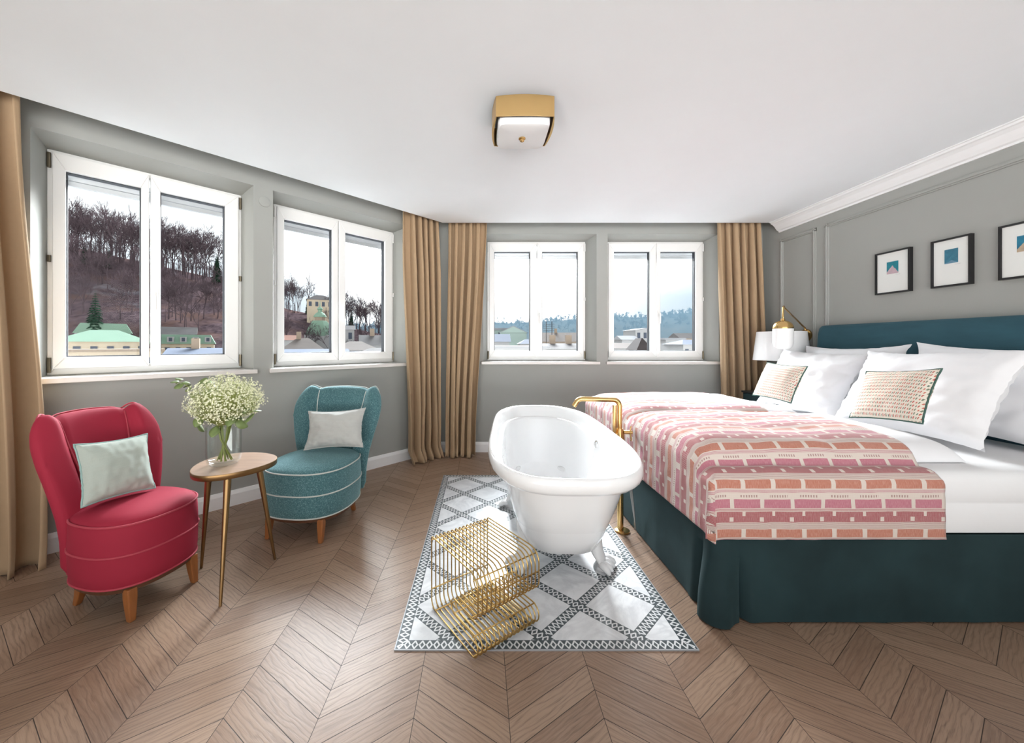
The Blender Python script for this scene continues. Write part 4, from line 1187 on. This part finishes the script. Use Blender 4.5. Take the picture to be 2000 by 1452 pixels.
def zpx(ypx, Y): return H + (672 - ypx)/720*Y
def building(label, px, Y, w, d, ridge, eave, wall, roof, kind='gable', rz=0.0, rows=1, ncol=4, chim=0, dorm=0, wincol='dark_window'):
    c = Vector(((px-939)/720*Y, Y, GZ)); ze, zr = zpx(eave, Y) - GZ, zpx(ridge, Y) - GZ
    root = local_thing('house', label, 'building', None)
    b = MB(); b.box((-w/2, -d/2, 0), (w/2, d/2, ze)); b.build('wall', M[wall], root)
    e = .25; b = MB()
    A = [Vector((-w/2-e,-d/2-e,ze)), Vector((w/2+e,-d/2-e,ze)), Vector((w/2+e,d/2+e,ze)), Vector((-w/2-e,d/2+e,ze))]
    if kind == 'gable': R_ = [Vector((-w/2-e,0,zr)), Vector((w/2+e,0,zr))]
    elif kind == 'hip': R_ = [Vector((-w/2+min(d/2,w*.35),0,zr)), Vector((w/2-min(d/2,w*.35),0,zr))]
    if kind in ('gable','hip'):
        b.v += A + R_; b.face((0,1,5,4)); b.face((2,3,4,5)); b.face((1,2,5)); b.face((3,0,4)); b.face((3,2,1,0))
    elif kind == 'front':        # gable end faces the viewer
        b.v += A + [Vector((0,-d/2-e,zr)), Vector((0,d/2+e,zr))]; b.face((0,3,5,4)); b.face((2,1,4,5)); b.face((3,2,1,0)); b.face((1,0,4)); b.face((3,5,2))
    elif kind == 'mansard':
        i_ = (zr-ze)*.45; T = [Vector((a.x*(1-i_*2/w), a.y*(1-i_*2/d), zr)) for a in A]
        b.rings([A, T])
    else: b.box((-w/2-e,-d/2-e,ze),(w/2+e,d/2+e,max(zr, ze+.2)))
    rf = b.build('roof', M[roof], root)
    if kind == 'front':
        b = MB(); b.v += [Vector((-w/2,-d/2-e-.02,ze)), Vector((w/2,-d/2-e-.02,ze)), Vector((0,-d/2-e-.02,zr-.25))]; b.v += [q + Vector((0,.1,0)) for q in b.v[:3]]
        b.face((0,1,2)); b.face((5,4,3)); b.face((0,3,4,1)); b.face((1,4,5,2)); b.face((2,5,3,0)); b.build('gable_wall', M[wall], root)
    for r_ in range(rows):
        for k in range(ncol):
            x = lerp(-w/2, w/2, (k+.5)/ncol); z = ze - 1.9 - r_*2.6; ww = min(.5, w/ncol*.22)
            b = MB(); b.box((x-ww, -d/2-.06, z), (x+ww, -d/2+.05, z+1.3)); b.build('window', M[wincol], root)
    for k in range(chim):
        x = lerp(-w*.3, w*.35, (k+.3)/max(1,chim)); b = MB(); b.box((x-.3,-.3,zr-1.0),(x+.3,.3,zr+.9)); b.build('chimney', M['sandstone'], root)
    for k in range(dorm):
        x = lerp(-w/2, w/2, (k+.5)/dorm); zz = lerp(ze, zr, .18); b = MB(); b.box((x-.45,-d/2-.15,zz),(x+.45,-d/2+1.6,zz+.9)); dm = b.build('dormer', M['pale_render'], root)
        b = MB(); b.box((x-.22,-d/2-.2,zz+.15),(x+.22,-d/2-.1,zz+.75)); b.build('window', M['dark_window'], dm)
    place(root, c, rz)
    return root
R45 = D(42)
building('building with wide copper-green hipped roof in the left pane of the largest window', 205, 52, 9.2, 8, 645, 668, 'cream_render', 'copper_green', 'hip', R45, 1, 6)
building('small copper-green mansard block rising behind the wide green roof', 205, 68, 7, 6, 633, 652, 'pale_render', 'copper_green', 'mansard', R45, 0, 0)
building('low cream block with a flat sandstone cornice below the green roofs', 215, 38, 8, 5, 682, 687, 'cream_render', 'sandstone', 'flat', R45, 1, 5)
building('cream building with green mansard roof and white dormers, right pane of the largest window', 362, 66, 8.4, 8, 655, 672, 'cream_render', 'copper_green', 'mansard', D(35), 1, 6, 0, 5)
building('grey metal roof behind the green mansard roof in the right pane of the largest window', 340, 74, 7, 6, 639, 654, 'pale_render', 'grey_roof', 'gable', D(35), 0, 0)
building('pale house with a reddish roof at the right edge of the largest window', 428, 90, 7, 5, 652, 662, 'pale_render', 'red_roof', 'hip', D(30), 1, 3, 1)
building('blue-grey roof in front of the green mansard roof', 395, 35, 4.6, 5, 680, 694, 'pale_render', 'blue_roof', 'gable', D(30), 0, 0, 1)
building('pale grey house left of the copper-green block, under the wooded slope', 150, 80, 8, 6, 640, 650, 'pale_render', 'grey_roof', 'hip', R45, 1, 4, 1)
building('cream house with dark hipped roof up on the hill among trees', 625, 108, 6.8, 6, 577, 588, 'cream_render', 'dark_roof', 'hip', D(24), 1, 4)
building('house with broad beige roof in the left pane of the second window', 592, 52, 5.2, 6, 661, 684, 'pale_render', 'beige_roof', 'hip', D(25), 0, 0, 1)
building('blue-grey sheet roof, lowest in the left pane of the second window', 600, 33, 6.5, 5, 682, 699, 'pale_render', 'blue_roof', 'gable', D(30), 0, 0)
building('reddish-roofed house at the left edge of the second window', 556, 62, 4, 5, 655, 665, 'pale_render', 'red_roof', 'gable', D(25), 0, 0)
building('beige hipped roof in the right pane of the second window', 694, 44, 4.6, 5, 667, 684, 'pale_render', 'beige_roof', 'hip', D(25), 1, 4)
building('grey roof with chimneys at the right edge of the second window', 742, 52, 5.2, 5, 655, 674, 'pale_render', 'grey_roof', 'gable', D(20), 1, 3, 2)
building('small pale house below the trees in the second window', 676, 78, 3.2, 4, 636, 645, 'pale_render', 'grey_roof', 'gable', D(20), 1, 2)
building('low house with grey roof and white windows below the chimneyed roof', 735, 36, 3.4, 4, 680, 692, 'pale_render', 'grey_roof', 'hip', D(20), 1, 3)
building('mint-green gabled house seen through the third window', 1003, 96, 6.6, 8, 638, 651, 'mint_render', 'white_roof', 'front', D(-6), 0, 0)
building('pale building with light flat roof behind the mint-green gable', 975, 104, 5.5, 6, 642, 646, 'mint_render', 'white_roof', 'flat', 0, 1, 3)
building('dark blue-grey roof at the left edge of the third window', 968, 56, 3.8, 5, 653, 668, 'pale_render', 'blue_roof', 'gable', 0, 0, 0)
building('low flat white roof at the bottom of the left pane of the third window', 1003, 34, 5.2, 5, 677, 680, 'pale_render', 'white_roof', 'flat', 0, 1, 4)
building('small house with grey roof right of the mint-green gable', 1031, 62, 3.0, 4, 663, 672, 'pale_render', 'blue_roof', 'hip', 0, 0, 0)
building('wide beige roof with a light ridge in the right pane of the third window', 1094, 84, 9.5, 9, 650, 668, 'sandstone', 'beige_roof', 'gable', D(-5), 0, 0, 1)
building('low grey roof at the bottom of the right pane of the third window', 1098, 40, 5.4, 5, 671, 681, 'pale_render', 'grey_roof', 'gable', 0, 0, 0, 2)
building('white gabled block in the left pane of the fourth window', 1247, 88, 4.6, 6, 642, 646, 'pale_render', 'white_roof', 'front', D(5), 2, 3)
building('pale lean-to beside the white gabled block', 1222, 84, 3.6, 5, 656, 664, 'pale_render', 'white_roof', 'gable', 0, 0, 0)
building('long beige roof at the bottom of the left pane of the fourth window', 1218, 42, 4.6, 5, 670, 680, 'pale_render', 'beige_roof', 'gable', 0, 0, 0)
building('steep dark brown roof block standing in front of the white gabled block', 1248, 36, 1.1, 2.2, 661, 684, 'dark_roof', 'dark_roof', 'mansard', 0, 0, 0)
building('pale pinkish block with flat roof in the right pane of the fourth window', 1302, 60, 2.8, 5, 661, 664, 'pale_render', 'white_roof', 'flat', 0, 2, 4)
building('grey roofed house behind, in the right pane of the fourth window', 1338, 92, 5.4, 6, 651, 662, 'sandstone', 'grey_roof', 'gable', 0, 1, 4)
building('whitish low house at the bottom right of the fourth window', 1342, 50, 3.8, 5, 664, 673, 'pale_render', 'blue_roof', 'hip', 0, 1, 4)
# church tower with green copper roofs
ch = local_thing('church_tower', 'church with green copper roof and small onion lantern, seen through the second window', 'church')
Yc = 82.0; cc = Vector(((625-939)/720*Yc, Yc, 0)); z_ = lambda y: zpx(y, Yc)
oct_ = Matrix.Rotation(PI/8, 3, 'Z')
b = MB(); b.box((-2.9,-2.9,GZ),(2.9,2.9,z_(655))); b.build('wall', M['pale_render'], ch)
b = MB(); b.lathe([(3.2,z_(657)),(2.9,z_(648)),(2.2,z_(636)),(1.7,z_(629)),(1.5,z_(627))], 8, m=oct_); b.build('copper_roof', M['copper_green'], ch)
b = MB(); b.lathe([(1.15,z_(628)),(1.15,z_(620))], 8, m=oct_); b.build('drum', M['sandstone'], ch)
b = MB(); b.lathe([(1.35,z_(620)),(1.25,z_(616)),(.8,z_(612)),(.45,z_(610)),(.42,z_(606)),(.62,z_(604.5)),(.5,z_(602)),(.12,z_(599)),(.05,z_(590)),(.01,z_(587))], 12); b.build('lantern', M['copper_green'], ch)
place(ch, cc, D(20))
# roof masts
for px in (1067, 1078):
    Ym = 58.0; b = MB(); X_ = (px-939)/720*Ym; b.tube([(X_,Ym,GZ),(X_,Ym,zpx(628,Ym))], .05, 6)
    for k in range(4): zz = zpx(634+k*4, Ym); b.tube([(X_-.45,Ym,zz),(X_+.45,Ym,zz)], .025, 4)
    o = b.build('roof_mast', M['dark_roof'], None, origin=(X_, Ym, GZ)); tag(o, 'thin roof antenna mast outside the third window, %s of the pair' % ('left' if px == 1067 else 'right'), 'antenna', 'roof masts')
# haze over the far valley
m = bpy.data.materials.new('valley_haze'); m.use_nodes = True; nt = m.node_tree; nt.nodes.clear()
vs_ = nt.nodes.new('ShaderNodeVolumeScatter'); vs_.inputs['Color'].default_value = (.45,.75,1,1); vs_.inputs['Density'].default_value = .0011
va_ = nt.nodes.new('ShaderNodeVolumeAbsorption'); va_.inputs['Color'].default_value = (0,0,0,1); va_.inputs['Density'].default_value = .0028
ad_ = nt.nodes.new('ShaderNodeAddShader'); nt.links.new(vs_.outputs[0], ad_.inputs[0]); nt.links.new(va_.outputs[0], ad_.inputs[1])
oo = nt.nodes.new('ShaderNodeOutputMaterial'); nt.links.new(ad_.outputs[0], oo.inputs['Volume'])
b = MB(); b.box((-420, 132, GZ), (520, 470, 62)); o = b.build('valley_haze', m); tag(o, 'bluish haze hanging over the distant valley', 'haze', None, 'stuff')

# ------------------------------------------------------------------ sky
W = bpy.data.worlds.new('sky'); S.world = W; W.use_nodes = True; nt = W.node_tree; nt.nodes.clear()
tc = nt.nodes.new('ShaderNodeTexCoord'); nrm_ = nt.nodes.new('ShaderNodeVectorMath'); nrm_.operation = 'NORMALIZE'; nt.links.new(tc.outputs['Generated'], nrm_.inputs[0])
dp = nt.nodes.new('ShaderNodeVectorMath'); dp.operation = 'DOT_PRODUCT'; nt.links.new(nrm_.outputs[0], dp.inputs[0]); dp.inputs[1].default_value = Vector((0, 1, .62)).normalized()
sep = nt.nodes.new('ShaderNodeSeparateXYZ'); nt.links.new(nrm_.outputs[0], sep.inputs[0])
zz = E(nt, sep.outputs[2]); lobe = E(nt, dp.outputs['Value']).max(0.0).pow(26.0)
ns_ = nt.nodes.new('ShaderNodeTexNoise'); ns_.inputs['Scale'].default_value = 3.5; ns_.inputs['Detail'].default_value = 5
mp = nt.nodes.new('ShaderNodeMapping'); mp.inputs['Scale'].default_value = (1,1,3); nt.links.new(nrm_.outputs[0], mp.inputs[0]); nt.links.new(mp.outputs[0], ns_.inputs['Vector'])
cloud = E(nt, ns_.outputs[0])
SKY_BASE, SKY_LOBE, REAR_FILL_UP, REAR_FILL_LOW = 1.25, 135.0, .8, 8.5  # last two: glow added behind the camera, stronger below the horizon for the ceiling
stren = (cloud * .35 + .72) * SKY_BASE + lobe * SKY_LOBE
stren = stren * (zz.gt(0.0) * .75 + .25)
yy_ = E(nt, sep.outputs[1])
rear_fill = (yy_ * -2.5).max(0.0).min(1.0) * (1.25 - zz.abs() * 1.9).max(0.0).min(1.0)   # added unseen glow behind the camera, brightens the room
stren = stren + rear_fill * (zz.lt(0.0) * (REAR_FILL_LOW - REAR_FILL_UP) + REAR_FILL_UP)
mx = nt.nodes.new('ShaderNodeMix'); mx.data_type = 'RGBA'; nt.links.new(zz.max(0.0).k, mx.inputs[0]); mx.inputs[6].default_value = (.99,.988,.975,1); mx.inputs[7].default_value = (.80,.90,1,1)
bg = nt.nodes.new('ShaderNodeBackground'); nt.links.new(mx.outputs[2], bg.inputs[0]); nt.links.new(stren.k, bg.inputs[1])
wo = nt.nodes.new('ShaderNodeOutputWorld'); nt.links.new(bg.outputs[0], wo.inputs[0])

# light portals in the window openings and behind the camera, left unwalled so the added glow enters
def portal(name, loc, direction, sx_, sy_):
    l = bpy.data.lights.new(name, 'AREA'); l.shape = 'RECTANGLE'; l.size = sx_; l.size_y = sy_; l.cycles.is_portal = True
    o = bpy.data.objects.new(name, l); COL.objects.link(o); o.location = loc
    o.rotation_euler = Vector(direction).to_track_quat('-Z', 'Z').to_euler()
for w in WIN:
    fr = w['fr']; portal('daylight_' + w['n'], fr.P((w['a0']+w['a1'])/2, DN+.2, (FZ0+FZ1)/2), -fr.n, w['a1']-w['a0'], FZ1-FZ0)
portal('daylight_open_side', (0, YR + .02, 1.25), (0, 1, 0), 6.4, 2.6)

# ------------------------------------------------------------------ camera
cam = bpy.data.cameras.new('camera'); co = bpy.data.objects.new('camera', cam); COL.objects.link(co)
co.location = (0, 0, H); co.rotation_euler = (PI/2, 0, 0)
cam.sensor_fit = 'HORIZONTAL'; cam.sensor_width = 36.0; cam.lens = 720/2000*36
cam.shift_x = (1000-939)/2000; cam.shift_y = -(726-672)/2000
cam.clip_start = .05; cam.clip_end = 2000
S.camera = co

S.view_settings.view_transform = 'Standard'; S.view_settings.look = 'None'; S.view_settings.gamma = 1.0
S.view_settings.use_curve_mapping = False
S.view_settings.exposure = 0.28
S.cycles.use_denoising = True
S.cycles.max_bounces = 10; S.cycles.diffuse_bounces = 6; S.cycles.glossy_bounces = 4; S.cycles.transparent_max_bounces = 16; S.cycles.volume_bounces = 0
S.cycles.caustics_reflective = False; S.cycles.caustics_refractive = False
S.cycles.sample_clamp_indirect = 8.0
